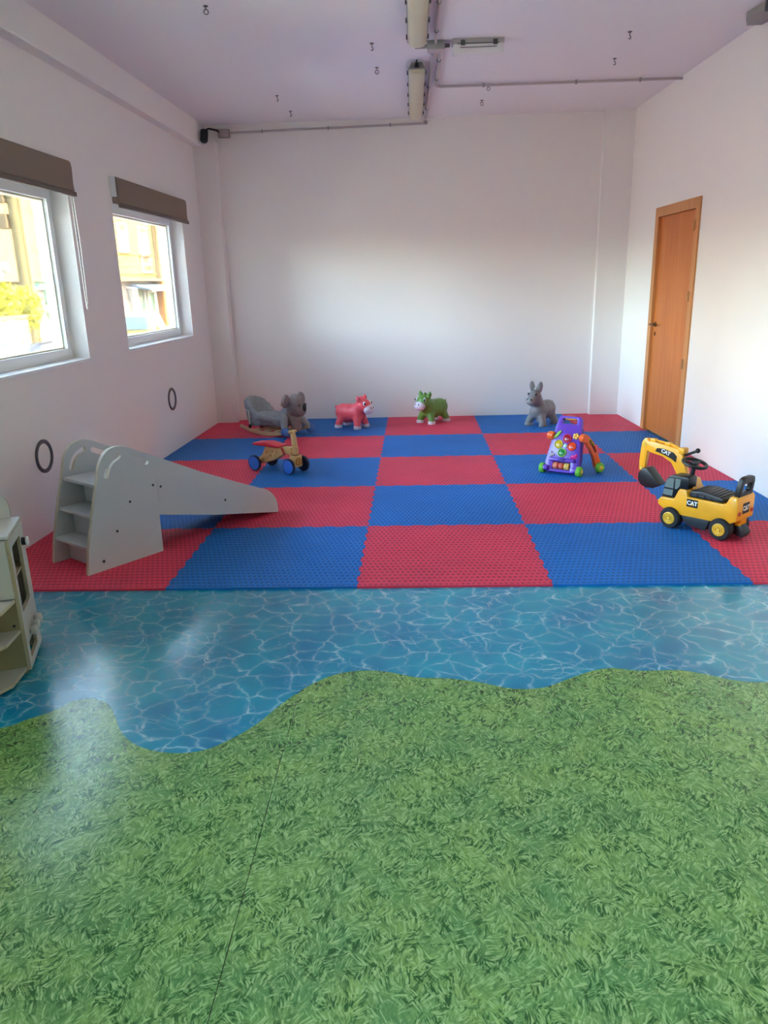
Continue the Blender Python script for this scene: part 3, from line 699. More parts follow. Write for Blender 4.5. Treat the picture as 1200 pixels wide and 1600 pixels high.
stk = [(.628,.53),(.650,.528),(.668,.500),(.674,.45),(.680,.365),(.676,.305),(.655,.292),(.636,.305),(.632,.36),(.622,.44),(.612,.495)]
stick = obj('stick', B().prism(stk, None, BY-.017, BY+.017, XZ, None, .005), M_YEL, t, 40)
obj('pivot', B().cone((.645, BY-.026, .49), (.645, BY+.026, .49), .014, n=14).cone((.657, BY-.024, .325), (.657, BY+.024, .325), .012, n=14), M_YELD, stick)
buc = [(.600,.335),(.640,.325),(.664,.288),(.664,.245),(.640,.212),(.600,.198),(.545,.203),(.500,.232)]
obj('bucket', B().prism(buc, None, BY-.046, BY+.046, XZ, None, .008), M_BLACK, t, 40)
tb = B()
for k in range(4): tb.prism([(.498,.232),(.486,.236),(.512,.222)], None, BY-.042+k*.023, BY-.028+k*.023, XZ)
obj('bucket_teeth', tb, M_BLACK, t, 0)
# steering
sw = obj('steering_column', B().cone((.278, 0, .315), (.264, 0, .406), .016, .013, 14).lathe([(.036, 0), (.030, .012), (.018, .018), (0, .018)], (.267, 0, .402), (-.22, 0, 1), 20), M_BLACK, t)
SM = T(.262, 0, .422) @ RY(-14)
wh = obj('steering_wheel', B().torus((0, 0, 0), (0, 0, 1), .072, .011, 36, 10, M=SM), M_BLACK, sw)
sb = B()
for a in (0, 120, 240): sb.box(0, .068, -.010, .010, -.004, .004, .002, M=SM @ RZ(a+30))
obj('spoke', sb, M_BLACK, wh, 0); obj('horn_button', B().lathe([(.024, 0), (.022, .010), (0, .013)], (0, 0, 0), (0, 0, 1), 20, M=SM), M_DARKP, wh)
lv = obj('lever', B().cap((.372, BY-.005, .445), (.290, BY-.02, .488), .0085, .0085, 12), M_BLACK, t)
obj('lever_knob', B().ell((.286, BY-.021, .490), (.016, .016, .016)), M_BLACK, lv)
obj('lever_mount', B().box(.352, .392, BY-.03, BY+.03, .462, .50, .006), M_YEL, bo)
# lettering: white CAT with a small yellow triangle under the A
def cat_plate(M, w, h, parent, size):
    p = obj('plate', B().box(-w/2, w/2, -h/2, h/2, 0, .002, M=M), M_BLACK, parent, 0, 'black plate')
    lettering('lettering', 'CAT', size, M_WHITEP, p, M @ T(0, 0, .0026), 'white letters CAT', .0006, size*.035)
    obj('emblem', B().prism([(-size*.25, -size*.37), (size*.22, -size*.37), (0, -size*.08)], None, .0028, .0040, lambda u, v, w_: tuple(M @ Vector((u, v, w_)))), M_YEL, p, 0, 'yellow triangle')
side = lambda x, y, z: T(x, y, z) @ RZ(180) @ RX(90)      # faces +y, text reads left to right from the +y side
cat_plate(side(.196, .1045, .192), .074, .050, t, .036)
rear = lambda x, y, z: T(x, y, z) @ RZ(-90) @ RX(90)
cat_plate(rear(-.0915, .0, .205), .078, .066, t, .040)
Mb = side(.482, BY+.0245, .456) @ RZ(-16)
lettering('lettering', 'CAT', .034, M_WHITEP, pl, Mb @ T(0, 0, .0006), 'white letters CAT', .0006, .0012)
for s in (-1, 1): obj('tail_light', B().prism(rrect(s*.075-.014, s*.075+.014, .168, .192, .005, 3), None, -.0955, -.090, lambda u, v, w: (w, u, v)), M_REDP, t, 0)

# ------------------------------------------------------------------ activity walker
M_PUR = mat('purple_plastic', (104,58,188), .35, coat=.2); M_PURD = mat('dark_purple_plastic', (70,44,150), .4)
M_ORA = mat('orange_plastic', (244,104,28), .35, coat=.2); M_GRN = mat('lime_green_wheel', (112,196,56), .45); M_YW = mat('yellow_hub', (236,196,60), .4)
t = thing('activity_walker', 'purple and orange baby activity walker with green wheels on the right of the mat', 'baby walker', (1.46, 2.26, ZM), -33)
TILT = 23
PM = T(0, -.01, .030) @ RX(-TILT)      # panel plane: x across, z up the panel, -y outward
out = [(-.128,.0),(-.112,-.008),(.112,-.008),(.128,.0),(.140,.05),(.136,.10),(.116,.27),(.104,.36),(.094,.43),(.082,.448),(-.082,.448),(-.094,.43),(-.104,.36),(-.116,.27),(-.136,.10),(-.140,.05)]
PF = lambda u, v, w: tuple(PM @ Vector((u, w, v)))
obj('panel', B().prism(out, [rrect(-.062, .062, .385, .428, .014), rrect(-.072, .072, .014, .072, .006)], 0, .055, PF, None, .005), M_PUR, t, 40)
obj('side_rail', B().prism([(.138,.05),(.139,.10),(.119,.27),(.107,.36),(.10,.36),(.104,.20),(.128,.05)], None, .03, .075, PF, None, .004).prism([(-.138,.05),(-.128,.05),(-.104,.20),(-.10,.36),(-.107,.36),(-.119,.27),(-.139,.10)], None, .03, .075, PF, None, .004), M_PURD, t, 40)
obj('foot', B().box(-.150, -.10, -.03, .05, -.004, .036, .01, M=PM).box(.10, .150, -.03, .05, -.004, .036, .01, M=PM), M_PUR, t, 40)
obj('roller_hood', B().prism(rrect(-.105, .105, .076, .105, .01), None, -.022, .0, PF, None, .004), M_PUR, t, 40)
obj('hand_grip', B().lathe([(.008, -.05), (.016, -.042), (.018, 0), (.016, .042), (.008, .05)], PF(0, .437, .02), (1, 0, 0), 16), mat('yellow_orange_grip', (246,184,60), .4), t)
bar = obj('roller_axle', B().cone(PF(-.074, .042, .012), PF(.074, .042, .012), .008, n=10), M_PURD, t)
for k, c in enumerate(((236,120,84),(226,86,64),(240,200,92))):
    x = -.046+k*.046
    r_ = obj('roller', B().lathe([(.020, -.021), (.027, -.018), (.028, 0), (.027, .018), (.020, .021)], PF(x, .042, .008), (1, 0, 0), 20), mat('roller_colour', c, .35), t)
    obj('roller_picture', B().torus(PF(x, .042, .008), (1, 0, 0), .0275, .0022, 20, 6), M_CREAM, r_)
def button(name, u, v, r, rim, face, lab):
    a = obj(name, B().lathe([(r, 0), (r, .006), (r*.88, .012), (r*.78, .008), (r*.78, .0)], PF(u, v, 0), PM.to_3x3() @ Vector((0, -1, 0)), 28, caps=False), rim, t, 40, lab+' rim')
    obj('button_face', B().lathe([(r*.8, 0), (r*.78, .005), (r*.5, .009), (0, .010)], PF(u, v, 0), PM.to_3x3() @ Vector((0, -1, 0)), 24), face, a, 40, lab+' face')
    fb = B()
    for du in (-.012, 0, .012): fb.ell(PF(u+du, v-.006-abs(du)*.0, -.009), (.0034, .003, .0034), n=8)
    obj('face_mark', fb, M_WHITEP, a)
P_ = lambda n, c: mat(n, c, .3, coat=.3)
button('button', -.052, .213, .036, P_('pale_yellow_rim', (240,226,90)), P_('mustard_face', (206,176,20)), 'yellow')
button('button', .010, .266, .036, P_('pink_rim', (236,60,110)), P_('crimson_face', (176,14,44)), 'red')
button('button', .058, .205, .036, P_('orange_rim', (250,92,40)), P_('orange_face', (232,70,16)), 'orange')
button('button', -.012, .148, .036, P_('lime_rim', (170,226,110)), P_('green_face', (16,140,62)), 'green')
obj('star_light', B().lathe([(.016, 0), (.014, .006), (0, .010)], PF(.004, .206, 0), PM.to_3x3() @ Vector((0, -1, 0)), 10), P_('pale_aqua', (170,220,210)), t)
lf = B().prism([(-.030*math.cos(a)*.5-.075+math.sin(a)*.022, .292+.034*math.sin(a)-.0*a) for a in (2*PI*k/18 for k in range(18))], None, -.010, 0, PF, None, .003)
obj('leaf_shape', lf, P_('leaf_green', (140,206,76)), t, 40, 'green leaf')
fl = B()
for a in range(0, 360, 72): fl.ell(PF(.078+.015*math.cos(R(a)), .288+.015*math.sin(R(a)), -.004), (.013, .007, .013), n=10)
fo = obj('flower_shape', fl, P_('flower_yellow', (246,200,84)), t, 60, 'yellow flower'); obj('flower_centre', B().ell(PF(.078, .288, -.010), (.009, .006, .009), n=10), P_('flower_orange', (244,150,40)), fo)
fl2 = B().ell(PF(-.022+.06+.052, .120, -.002), (.026, .008, .018), n=12).ell(PF(.108, .136, -.003), (.013, .008, .013), n=10).ell(PF(.068, .108, -.003), (.010, .007, .010), n=10)
obj('animal_shape', fl2, P_('magenta', (214,36,140)), t, 60, 'magenta animal shape')
obj('butterfly_shape', B().ell(PF(-.085, .128, -.003), (.018, .007, .014), n=10).ell(PF(-.105, .142, -.003), (.012, .006, .014), n=10).ell(PF(-.10, .114, -.003), (.012, .006, .012), n=10), P_('silver_grey', (186,180,196)), t, 60, 'pale grey butterfly')
obj('arrow_slider', B().prism(rrect(-.03, .03, .082, .100, .006), None, -.032, -.02, PF, None, .003), M_PURD, t, 40)
for s in (-1, 1):
    lp = smooth_curve([(0, .300), (.03, .318), (.065, .30), (.115, .235), (.165, .14), (.195, .05), (.150, .03), (.118, .12), (.070, .205), (.03, .255), (.005, .27)], 3)
    LM = T(s*.130, .078, 0) @ RZ(-30 if s > 0 else -6)
    LF = lambda u, v, w: tuple(LM @ Vector((s*w, u, v)))
    lg = obj('leg', B().prism(lp, [arcslot(smooth_curve([(.075,.262),(.105,.222),(.13,.175)], 3), .011)], -.02, .02, LF, None, .005), M_ORA, t, 40)
    obj('leg_lining', B().prism(arcslot(smooth_curve([(.078,.258),(.105,.222),(.128,.178)], 3), .010), None, -.012, .012, LF), M_PURD if s < 0 else P_('dark_red', (150,28,20)), lg, 0)
    obj('pivot_cap', B().lathe([(.030, -.026), (.034, -.02), (.034, .02), (.028, .026)], LF(.026, .286, 0), LM.to_3x3() @ Vector((1, 0, 0)), 20), M_ORA, lg)
    gb = B()
    for k in range(4): gb.ell(LF(.062+.014*k, .278-.016*k, .021), (.008, .008, .007), n=8)
    obj('bead', gb, P_('olive_beads', (150,190,60)), lg)
    c = LM @ Vector((s*.030, .172, .040)); ax = LM.to_3x3() @ Vector((s, 0, 0))
    w = obj('wheel', B().lathe([(.018, -.018), (.034, -.018), (.040, -.010), (.040, .010), (.034, .018), (.018, .018)], c, ax, 26), M_GRN, t)
    obj('hub', B().lathe([(.020, 0), (.020, .005), (.014, .009), (0, .010)], c+ax*.017, ax, 16), M_YW, w)
    c = Vector((s*.152, .0, .040)); ax = Vector((s, 0, 0))
    w = obj('wheel', B().lathe([(.018, -.020), (.034, -.020), (.040, -.012), (.040, .012), (.034, .020), (.018, .020)], c, ax, 26), M_GRN, t)
    obj('hub', B().lathe([(.020, 0), (.020, .005), (.014, .009), (0, .010)], c+ax*.019, ax, 16), M_YW, w)

# ------------------------------------------------------------------ wooden balance trike
M_BEE = mat_wood('light_beech', (208,164,104), (222,182,124), .5, (.2,1,1), 30); M_SEATR = mat('red_seat', (214,40,62), .4)
M_TYB = mat('navy_rubber', (22,26,58), .6); M_DISC = mat('blue_wheel_disc', (44,120,226), .4); M_MAR = mat('maroon_axle', (130,20,36), .4)
t = thing('wooden_trike', 'small wooden ride-on trike with red seat and blue wheels in front of the plush rocker', 'ride-on trike', (-.85, 2.575, ZM), -32)
def twheel(x, y, s, M=None, r=.066):
    c = Vector((x, y, r)); ax = Vector((0, s, 0))
    if M is not None: c = M @ c; ax = M.to_3x3() @ ax
    w = obj('wheel', B().lathe([(r*.86, -.012), (r*.96, -.012), (r, -.007), (r, .007), (r*.96, .012), (r*.86, .012)], c, ax, 30), M_TYB, t)
    obj('wheel_disc', B().lathe([(r*.88, -.011), (r*.88, .0125), (r*.5, .014), (r*.12, .015), (0, .015)], c, ax, 28), M_DISC, w)
twheel(-.170, -.105, -1); twheel(-.170, .105, 1)
obj('rear_axle', B().cone((-.17, -.095, .066), (-.17, .095, .066), .015, n=14), M_MAR, t)
FW = T(.20, 0, 0) @ RZ(-6)
twheel(0, -.082, -1, FW); twheel(0, .082, 1, FW)
frame = [(-.195,.055),(-.150,.048),(-.02,.088),(.095,.150),(.070,.205),(-.10,.205),(-.145,.125),(-.19,.095)]
fo = obj('frame', B().prism(frame, [circ(-.05, .125, .006, 10), circ(-.02, .165, .006, 10), circ(-.085, .10, .006, 10), circ(.02, .16, .007, 10), circ(-.09, .155, .006, 10), circ(-.135, .085, .010, 12), circ(.0, .13, .006, 10)], -.035, .035, XZ, None, .003), M_BEE, t, 40)
obj('red_edge', B().prism([(.095,.152),(.107,.152),(.083,.207),(.071,.207)], None, -.036, .036, XZ), M_SEATR, fo, 0)
obj('neck', B().prism([(.106,.158),(.175,.150),(.175,.212),(.083,.212)], None, -.030, .030, XZ, None, .003), M_BEE, t, 40)
obj('seat', B().prism([(-.235,.212),(-.22,.205),(-.06,.207),(.05,.205),(.075,.212),(.07,.221),(0,.228),(-.08,.240),(-.14,.234),(-.22,.226)], None, -.06, .06, XZ, None, .006), M_SEATR, t, 40)
obj('fork', B().box(-.030, .030, -.045, .045, .052, .150, .006, M=FW).cone((0, 0, .150), (0, 0, .215), .027, .027, 18, M=FW), M_BEE, t, 40)
obj('front_axle', B().cone((0, -.08, .066), (0, .08, .066), .012, n=12, M=FW), M_MAR, t)
obj('collar', B().cone((0, 0, .150), (0, 0, .157), .029, n=18, M=FW), M_BRASS, t)
pl2 = obj('number_plate', B().lathe([(.034, 0), (.034, .005), (.029, .007), (.029, .005), (0, .005)], FW @ Vector((.030, 0, .100)), FW.to_3x3() @ Vector((1, 0, 0)), 26), mat('ochre_disc', (206,140,50), .5), t, 40, 'round ochre plate')
obj('plate_ring', B().torus(FW @ Vector((.036, 0, .100)), FW.to_3x3() @ Vector((1, 0, 0)), .029, .002, 26, 6), M_BOLT, pl2)
lettering('lettering', '1', .046, M_BOLT, pl2, FW @ T(.0362, 0, .100) @ RZ(90) @ RX(90), 'dark number 1', .0006, .001)
obj('handle_post', B().prism([(-.020,.205),(.018,.205),(.008,.300),(-.010,.352),(-.034,.350),(-.030,.300)], None, -.017, .017, lambda u, v, w: tuple(FW @ Vector((u, w, v))), None, .004), M_BEE, t, 40)
obj('handlebar', B().cap((-.020, -.036, .345), (-.020, .036, .345), .011, .011, 14, M=FW), M_BEE, t)

# ------------------------------------------------------------------ plush koala rocker
M_PLU = mat('grey_plush', (156,158,160), .95, spec=.1, bump=.7, bscale=110, vary=.10, vscale=30); M_PLUD = mat('brown_grey_plush', (142,131,129), .95, spec=.1, bump=.7, bscale=110, vary=.08, vscale=30)
M_RUN = mat_wood('pale_rocker_wood', (190,168,128), (206,184,146), .5, (.2,1,1), 30); M_SLIP = mat('blue_fabric', (84,124,190), .8, bump=.3, bscale=150)
t = thing('koala_rocker', 'grey plush koala rocker with seat on pale wooden runners in the left back corner', 'rocking toy', (-1.17, 4.22, ZM), -30)
for s in (-1, 1):
    up = []; lo = []
    for k in range(17):
        x = -.36+.72*k/16; z = (x*x)*.52+.0
        lo.append((x, z)); up.append((x, z+.046-.018*abs(x)/.36))
    obj('runner', B().prism(lo+up[::-1], None, s*.13-.011, s*.13+.011, XZ, None, .003), M_RUN, t, 40)
for x in (-.14, .0, .14): obj('cross_slat', B().box(x-.03, x+.03, -.145, .145, .048, .062, .003), M_RUN, t, 40)
obj('post', B().cone((-.13, -.06, .06), (-.13, -.06, .12), .016, n=10).cone((-.13, .06, .06), (-.13, .06, .12), .016, n=10).cone((.13, -.05, .06), (.13, -.05, .12), .016, n=10).cone((.13, .05, .06), (.13, .05, .12), .016, n=10), M_MAR, t)
b = B()
b.cap((-.17, 0, .155), (.16, 0, .165), .075, .080)
b.cap((-.17, -.06, .14), (.14, -.06, .15), .055); b.cap((-.17, .06, .14), (.14, .06, .15), .055)
b.cap((.15, 0, .18), (.235, 0, .27), .085, .075)
for k in range(11):
    a = R(-100+200*k/10); hx = -.165-.125*math.cos(a); hy = .135*math.sin(a); top = .225+.125*max(0, math.cos(a))**.6
    b.cap((hx*.92+.0, hy*.9, .13), (hx-.018, hy, top), .044, .040, 12)
for s in (-1, 1): b.cap((-.14, s*.125, .20), (.06, s*.10, .175), .032, .040, 12)
body = organic('body', b, M_PLU, t, .011, 5)
b = B(); b.ell((.300, 0, .318), (.098, .110, .118)); b.ell((.360, 0, .275), (.055, .070, .070)); b.cap((.25, 0, .25), (.28, 0, .31), .075)
b.cap((.25, 0, .22), (.30, 0, .10), .075, .055)
head = organic('head', b, M_PLUD, t, .010, 5)
for s in (-1, 1):
    obj('ear', B().ell((.272, s*.128, .375), (.034, .052, .070), rot=RX(s*22)), M_PLUD, head)
    obj('eye', B().ell((.388, s*.055, .328), (.008, .009, .011), n=10), M_BLACK, head)
    fx = .085 if s > 0 else 0; b = B(); b.cap((.21+fx*.4, s*.095, .21), (.235+fx, s*.125+fx*.4, .08), .048, .036); organic('leg', b, M_PLU, t, .011, 3)
    obj('slipper', B().ell((.256+fx, s*.136+fx*.45, .058), (.052, .046, .044)), M_SLIP, t)
    obj('handle', B().cap((.20, s*.05, .325), (.20, s*.115, .335), .011, .011, 10), M_RUN, t)
obj('nose', B().ell((.412, 0, .302), (.020, .024, .042), n=14), M_BLACK, head)
obj('strap', B().tube([(-.25, -.150, .262), (-.20, -.172, .255), (-.19, -.176, .20), (-.188, -.172, .11)], .008, 6), mat('pale_strap', (188,190,186), .8), t)
obj('strap_buckle', B().box(-.200, -.176, -.184, -.162, .075, .115, .003), M_BLACK, t)
obj('strap', B().tube([(-.30, -.09, .31), (-.28, -.125, .29), (-.25, -.150, .262)], .007, 6), bpy.data.materials['pale_strap'], t)

# ------------------------------------------------------------------ rubber hopper animals
def hopper(label, loc, rz, rgb, white, dark, tall=False, tilt=0, spikes=True):
    t = thing('bouncy_animal', label, 'hopper toy', (loc[0], loc[1], ZM), rz, 'inflatable hopper animals along the back wall')
    sk = mat('rubber_skin', rgb, .42, spec=.45); wh = mat('rubber_muzzle', white, .45); dk = M_BLACK
    b = B()
    b.cap((-.105, 0, .158), (.07, 0, .156), .097, .095); b.ell((-.02, 0, .152), (.12, .102, .104))
    if tall:
        b.cap((.07, 0, .20), (.125, 0, .285), .076, .066); hx, hz = .150, .312
        b.ell((hx, 0, hz), (.078, .070, .076)); b.ell((hx+.055, 0, hz-.035), (.060, .058, .054))
    else:
        b.cap((.06, 0, .18), (.12, 0, .220), .084, .080); hx, hz = .146, .240
        b.ell((hx, 0, hz), (.084, .084, .082)); b.ell((hx+.05, 0, hz-.03), (.054, .062, .052))
    for x in (-.105, .095):
        for s in (-1, 1): b.cap((x, s*.052, .105), (x*1.22, s*.086, .036), .048, .037, 12)
    b.cap((-.19, 0, .20), (-.205, 0, .215), .016, .018, 8)
    body = organic('body', b, sk, t, .0095, 7)
    for x in (-.105, .095):
        for s in (-1, 1):
            obj('hoof', B().lathe([(.040, 0), (.043, .006), (.041, .026), (.037, .034), (0, .036)], (x*1.22, s*.086, 0), (0, 0, 1), 18), wh if not tall else sk, t)
    mz = obj('muzzle', B().ell((hx+.066, 0, hz-.036), (.054, .070, .053) if not tall else (.054, .054, .050), rot=RY(12)), wh, t)
    for s in (-1, 1):
        obj('nostril', B().ell((hx+.110, s*.024, hz-.016), (.006, .008, .010), n=10), dk, mz)
        ey = obj('eye', B().ell((hx+.050, s*.058 if not tall else s*.044, hz+.034), (.018, .014, .024) if not tall else (.012, .010, .013), rot=RZ(s*30)), M_WHITEP if not tall else dk, t)
        if not tall: obj('pupil', B().ell((hx+.062, s*.066, hz+.032), (.010, .009, .015), rot=RZ(s*30), n=12), dk, ey)
        if tall:
            er = B().ell((hx-.022, s*.046, hz+.100), (.020, .030, .064), rot=RX(-s*9))
            e = obj('ear', er, sk, t, 60); obj('inner_ear', B().ell((hx-.009, s*.046, hz+.102), (.010, .018, .048), rot=RX(-s*9), n=12), mat('inner_ear', (112,106,106), .5), e)
        else:
            er = B(); er.cone((hx-.015, s*.046, hz+.05), (hx-.022, s*.070, hz+.086), .028, .022, 14); er.cone((hx-.022, s*.070, hz+.086), (hx-.022, s*.074, hz+.118), .022, .003, 14)
            e = obj('ear', er, sk, t, 60); obj('inner_ear', B().ell((hx-.003, s*.066, hz+.078), (.008, .012, .022), rot=RX(-s*20), n=10), mat('inner_ear', dark, .5), e)
    mb = B()
    n = 5
    for k in range(n):
        a = R(20+k*34); cx = hx-.02-.065*math.sin(a)+.02; cz = hz+.078*math.cos(a)+.01
        mb.ell((cx, 0, cz), (.022, .017, .020), n=10)
    obj('mane', mb, sk if not tall else mat('pale_mane', dark, .5), t)
    if tall: obj('tail_tuft', B().cap((-.205, 0, .22), (-.215, 0, .17), .016, .02, 10), mat('pale_tail', (200,198,196), .5), t)
    return t
hopper('coral pink inflatable hopper animal on a blue tile by the back wall', (-.37, 4.52), -28, (246,92,104), (232,214,226), (214,66,84))
hopper('lime green inflatable hopper animal on the red tile by the back wall', (.515, 4.74), 226, (108,148,62), (226,214,224), (96,140,50))
hopper('grey donkey hopper toy with tall ears by the back wall', (1.67, 4.47), 230, (134,130,130), (144,140,138), (196,192,190), True)

# ------------------------------------------------------------------ the street outside
ZS = -.6
M_STREET = mat('pale_asphalt', (104,98,88), .9, vary=.06, vscale=.6)
M_PAVE = mat('pavement', (222,212,196), .9, vary=.05, vscale=2)
M_CREAMW = mat('cream_render', (134,113,72), .85, vary=.02, vscale=.5)
M_CREAMW2 = mat('pale_yellow_render', (130,116,65), .85)
M_GREYW = mat('grey_stone_cladding', (112,106,104), .8, vary=.03)
M_ORANGE = mat('orange_render', (160,108,44), .8)
M_SHUT = mat('white_shutter', (152,146,132), .6)
M_SHUTR = mat('terracotta_shutter', (142,70,52), .6)
M_SILL = mat('grey_sill', (104,90,66), .7)
M_MINT = mat('mint_shop_glass', (98,142,114), .3)
M_AWN = mat('pale_blue_awning', (130,150,178), .7)
M_AQUA = mat('aqua_sign_board', (74,146,128), .5)
M_WHITE = mat('white_paint', (186,186,182), .5)
struct('street', B().box(-70, -5.6, -60, 90, ZS-.2, ZS), M_STREET)
struct('parking_bay', B().box(-5.6, -2.35, -60, 90, ZS-.2, ZS), M_PAVE)
struct('forecourt', B().box(-2.35, 60, -60, YF-.35, ZS-.2, -.05), M_PAVE)
F0 = (15.79*0, 0)
_p = Vector((.31-48*math.sin(R(19.6)), -3.56+48*math.cos(R(19.6)), 0))
FM = T(*_p) @ Matrix.Rotation(R(75), 4, 'Z')      # local x along the facade (towards the right), local -y out of it... facade faces local -y
t = thing('apartment_building', 'cream rendered apartment building with shops across the street', 'building', _p, 75)
V = lambda z: 1.494+2*(z-1.494)
zg = V(1.82)
obj('wall', B().box(-26, 2.12, 0, 8, zg, 8.8), M_CREAMW2, t, 0)
obj('wall', B().box(2.14, 20, -.25, 8, zg, 8.8), M_CREAMW, t, 0)
obj('wall', B().box(-40, -8.55, -.3, 8, zg, 8.8), M_CREAMW, t, 0)
obj('ground_floor', B().box(-40, 2.1, .25, 8, ZS, zg), M_GREYW, t, 0, 'grey ground floor')
obj('cornice', B().box(-40, 20, -.36, .3, zg-.08, zg+.05), M_SILL, t, 0)
obj('string_course', B().box(-8.5, 2.1, -.05, 0, V(2.53)-.05, V(2.53)+.03), M_CREAMW2, t, 0)
obj('string_course', B().box(-8.5, 2.1, -.05, 0, V(1.99)-.04, V(1.99)+.02), M_CREAMW2, t, 0)
obj('downpipe', B().cone((2.08, -.06, zg), (2.08, -.06, 8.7), .06, n=8), M_SILL, t)
obj('orange_wall', B().box(2.14, 20, -.3, 8, ZS, zg-.08), M_ORANGE, t, 0, 'orange ground floor panel')
obj('wall_sign', B().box(2.75, 3.1, -.34, -.3, V(1.19)-.16, V(1.19)+.16), M_SILL, t, 0)
def bwin(x0, x1, z0, z1, lintel, lower=None):
    w = obj('window', B().prism(rect(x0-.08, x1+.08, z0-.08, z1+.08), [rect(x0, x1, z0, z1)], -.34, .05, XZ), M_SILL, t, 0)
    obj('shutter', B().box(x0, x1, -.02 if x0 < 2.1 else -.28, .03, z0, z1-lintel), M_SHUT, w, 0)
    obj('shutter_box', B().box(x0, x1, -.06 if x0 < 2.1 else -.32, .03, z1-lintel, z1), M_SHUTR, w, 0)
    obj('sill', B().box(x0-.1, x1+.1, -.40, -.1, z0-.14, z0-.08), M_SILL, w, 0)
    return w
def bwin2(x0, x1, z0, z1, lintel, off=0.0):
    w = obj('window', B().prism(rect(x0-.07, x1+.07, z0-.07, z1+.07), [rect(x0, x1, z0, z1)], off-.05, off+.05, XZ), M_CREAM, t, 0)
    obj('shutter', B().box(x0, x1, off-.02, off+.03, z0, z1-lintel), M_SHUT, w, 0)
    obj('shutter_box', B().box(x0, x1, off-.04, off+.03, z1-lintel, z1), M_SHUTR, w, 0, 'terracotta shutter box')
    obj('sill', B().box(x0-.12, x1+.12, off-.16, off, z0-.14, z0-.07), M_SILL, w, 0)
    return w
bwin2(-1.26, -.54, V(2.60), V(3.31), .28)
bwin2(.66, 1.40, V(2.54), V(3.28), .26)
w = bwin2(.70, 1.46, V(2.06), V(2.50), .42)
for k in range(6): obj('baluster', B().box(.74+k*.13, .78+k*.13, -.10, -.06, V(2.06), V(2.22)), M_SHUTR, w, 0)
w = obj('window', B().prism(rect(2.34, 3.42, V(2.28), V(3.24)), [rect(2.44, 3.32, V(2.33), V(3.19))], -.32, -.2, XZ), M_CREAM, t, 0)
obj('shutter', B().box(2.44, 3.32, -.27, -.2, V(2.33), V(3.19)), M_SHUTR, w, 0, 'terracotta shutter')
for k in range(9): obj('slat', B().box(2.62, 3.14, -.30, -.265, V(2.40)+k*.16, V(2.40)+.07+k*.16), M_SILL, w, 0)
bwin2(-6.95, -6.2, V(2.57), V(3.30), .12)
bwin2(-16, -15.2, 3.7, 5.2, .3, -.3); bwin2(-12.2, -11.4, 3.7, 5.2, .3, -.3)
for k in range(7): obj('stair_slat', B().box(-8.0+k*.25, -6.4, -.06, 0, V(3.36)+k*.17, V(3.36)+.05+k*.17), M_CREAMW, t, 0)
# shop fronts
sh = obj('shop_front', B().prism(rect(-.6, .62, ZS, V(1.62)), [rect(-.42, .54, ZS+.1, V(1.55))], -.05, .3, XZ), M_WHITE, t, 0)
obj('shop_window', B().box(-.42, .54, .1, .16, ZS+.1, V(1.55)), M_MINT, sh, 0)
for k, (zz, ww) in enumerate(((1.49, .22), (1.40, .26), (1.32, .22), (1.24, .26), (1.16, .14))):
    obj('window_decal', B().box(.25-ww, .25+ww, .08, .1, V(zz)-.06, V(zz)+.05), M_GREYP, sh, 0)
sh2 = obj('shop_front', B().prism(rect(.86, 1.78, ZS, V(1.50)), [rect(1.0, 1.6, ZS+.1, V(1.44))], -.05, .3, XZ), M_WHITE, t, 0)
obj('shop_window', B().box(1.0, 1.6, .1, .16, ZS+.1, V(1.44)), M_MINT, sh2, 0)
obj('awning', B().prism([(.2, V(1.70)), (-1.3, V(1.56)), (-1.3, V(1.51)), (.2, V(1.62))], None, -.45, 2.4, lambda u, v, w: (w, u, v)), M_AWN, t, 0, 'pale blue sloping awning')
obj('awning_edge', B().box(-.5, 2.45, -1.34, -1.26, V(1.49), V(1.56)), M_WHITE, t, 0)
obj('bracket', B().tube([(-1.1, -.1, V(1.60)), (-.9, -.5, V(1.56)), (-.86, -.5, V(1.2)), (-.7, -.45, V(1.06))], .05, 6), M_WHITE, t)
sg = obj('sign_board', B().box(-8.34, -6.3, .05, .24, V(1.62), V(1.815), .02), M_AQUA, t, 0, 'aqua shop sign')
obj('sign_edge', B().box(-8.36, -6.28, .03, .25, V(1.60), V(1.62)), M_WHITE, sg, 0)
MX = RX(90)
lettering('lettering', 'A', .34, M_WHITE, sg, T(-7.85, .045, V(1.717)) @ MX, 'white letter A', .004, .012)
lettering('lettering', 'GO', .34, M_WHITE, sg, T(-6.75, .045, V(1.717)) @ MX, 'white letters GO', .004, .012)
obj('emblem', B().lathe([(.10, 0), (.10, .01), (0, .01)], (-7.35, .05, V(1.72)), (0, -1, 0), 16), M_ORANGE, sg)
obj('shop_door', B().box(-7.5, -6.3, .1, .24, ZS, V(1.6)), mat('green_shop_door', (84,134,90), .4), t, 0, 'green shop door')
for k in range(3): obj('door_bar', B().box(-7.4+k*.5, -7.34+k*.5, .06, .1, ZS, V(1.6)), M_WHITE, t, 0)
obj('base_course', B().box(-40, 2.1, .12, .25, ZS, V(1.22)), mat('pale_pink_plinth', (126,112,106), .8), t, 0)

